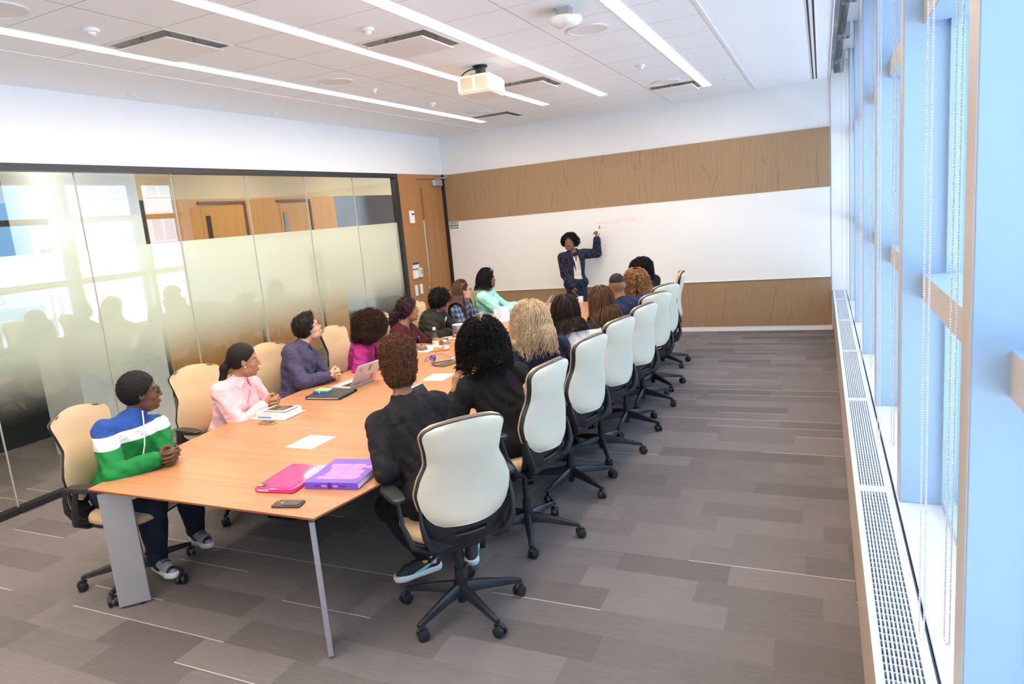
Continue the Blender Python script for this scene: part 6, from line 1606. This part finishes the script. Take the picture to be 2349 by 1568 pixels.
bottle(-3.50, 5.90, [(.0, .001), (.030, .002), (.032, .02), (.032, .11), (.028, .135), (.017, .19), (.0135, .215), (.0135, .222)], [(0, .003), (.0285, .004), (.030, .02), (.030, .105), (0, .106)], [(.0, .245), (.0155, .244), (.0155, .218), (.0, .217)], ([(.0325, .045), (.0325, .105)], .0325, .088), 'tall glass bottle of amber juice with white cap', juice)
bottle(-3.425, 5.96, [(.0, .001), (.036, .002), (.038, .012), (.037, .05), (.028, .066), (.016, .078), (.015, .088)], [(0, .003), (.034, .004), (.0355, .012), (.035, .030), (0, .031)], [(.0, .104), (.019, .103), (.019, .086), (.0, .085)], ([(.0385, .022), (.038, .048)], .0385, .035), 'small round glass jar of juice beside the tall bottle', juice)
bottle(-3.50, 7.44, [(.0, .001), (.030, .002), (.032, .02), (.032, .10), (.024, .14), (.0135, .19), (.0135, .205)], [(0, .003), (.028, .004), (.030, .02), (.030, .05), (0, .051)], [(.0, .222), (.0155, .221), (.0155, .203), (.0, .202)], ([(.0325, .03), (.0325, .075)], .0325, .05), 'clear bottle with pale label in front of the mint jacket', plain('milky', (.80, .70, .62), .3))
# round speaker
t = empty('desk_speaker', (-3.665, 6.72, TZ), 'silver cylindrical desk speaker with a black band', 'speaker')
m = MB(); m.lathe([(.0, .0), (.055, .0), (.060, .006), (.072, .030), (.073, .036)], seg=40); m.build('foot', M['white_plastic'], t, smooth='auto')
m = MB(); m.lathe([(.0725, .036), (.0725, .046)], seg=40); m.build('band', M['key_black'], t, smooth='auto')
m = MB(); m.lathe([(.073, .046), (.0745, .052), (.0745, .125), (.073, .130)], seg=40); m.build('shell', plain('speaker_silver', (.48, .47, .48), .3, metal=.8), t, smooth='auto')
m = MB(); m.lathe([(.073, .130), (.066, .132), (.0, .130)], seg=40); m.build('top', M['cream_plastic'], t, smooth='auto')
t = empty('envelope', (-3.86, 6.60, TZ), 'cream envelope lying under the edge of the desk speaker', 'envelope', rz=.2)
m = MB(); m.box(0, .14, 0, .09, 0, .003); m.build('paper', plain('manila', (.62, .48, .33), .8), t)
for k, (x, y, a, c, l) in enumerate(((-3.74, 6.48, .2, (.03, .03, .035), 'black marker lying before the desk speaker'), (-3.63, 6.50, .7, (.78, .75, .72), 'white cable end lying before the desk speaker'), (-3.56, 6.56, 1.2, (.25, .08, .40), 'small purple item to the right of the desk speaker'), (-3.69, 6.53, -.3, (.50, .46, .40), 'grey marker crossing the black marker'))):
    m = MB(); m.cyl((-.05, 0, .009), (.05, 0, .009), .0085, seg=12)
    o = m.build('marker', plain('marker_tone_%s' % 'abcd'[k], c, .4), loc=(x, y, TZ), smooth='auto'); o.rotation_euler = (0, 0, a); tag(o, l, 'marker', 'loose markers')
t = empty('mug', (-2.99, 9.03, TZ), 'small white mug near the far end of the table', 'mug')
m = MB(); m.lathe([(.0, .002), (.03, .002), (.034, .01), (.036, .09), (.033, .09), (.031, .01), (0, .008)], seg=24); m.build('body', M['white_plastic'], t, smooth='auto')
m = MB(); m.tube([(-.034, 0, .075), (-.058, 0, .070), (-.060, 0, .035), (-.034, 0, .022)], .004, 8); m.build('handle', M['white_plastic'], t, smooth=True)
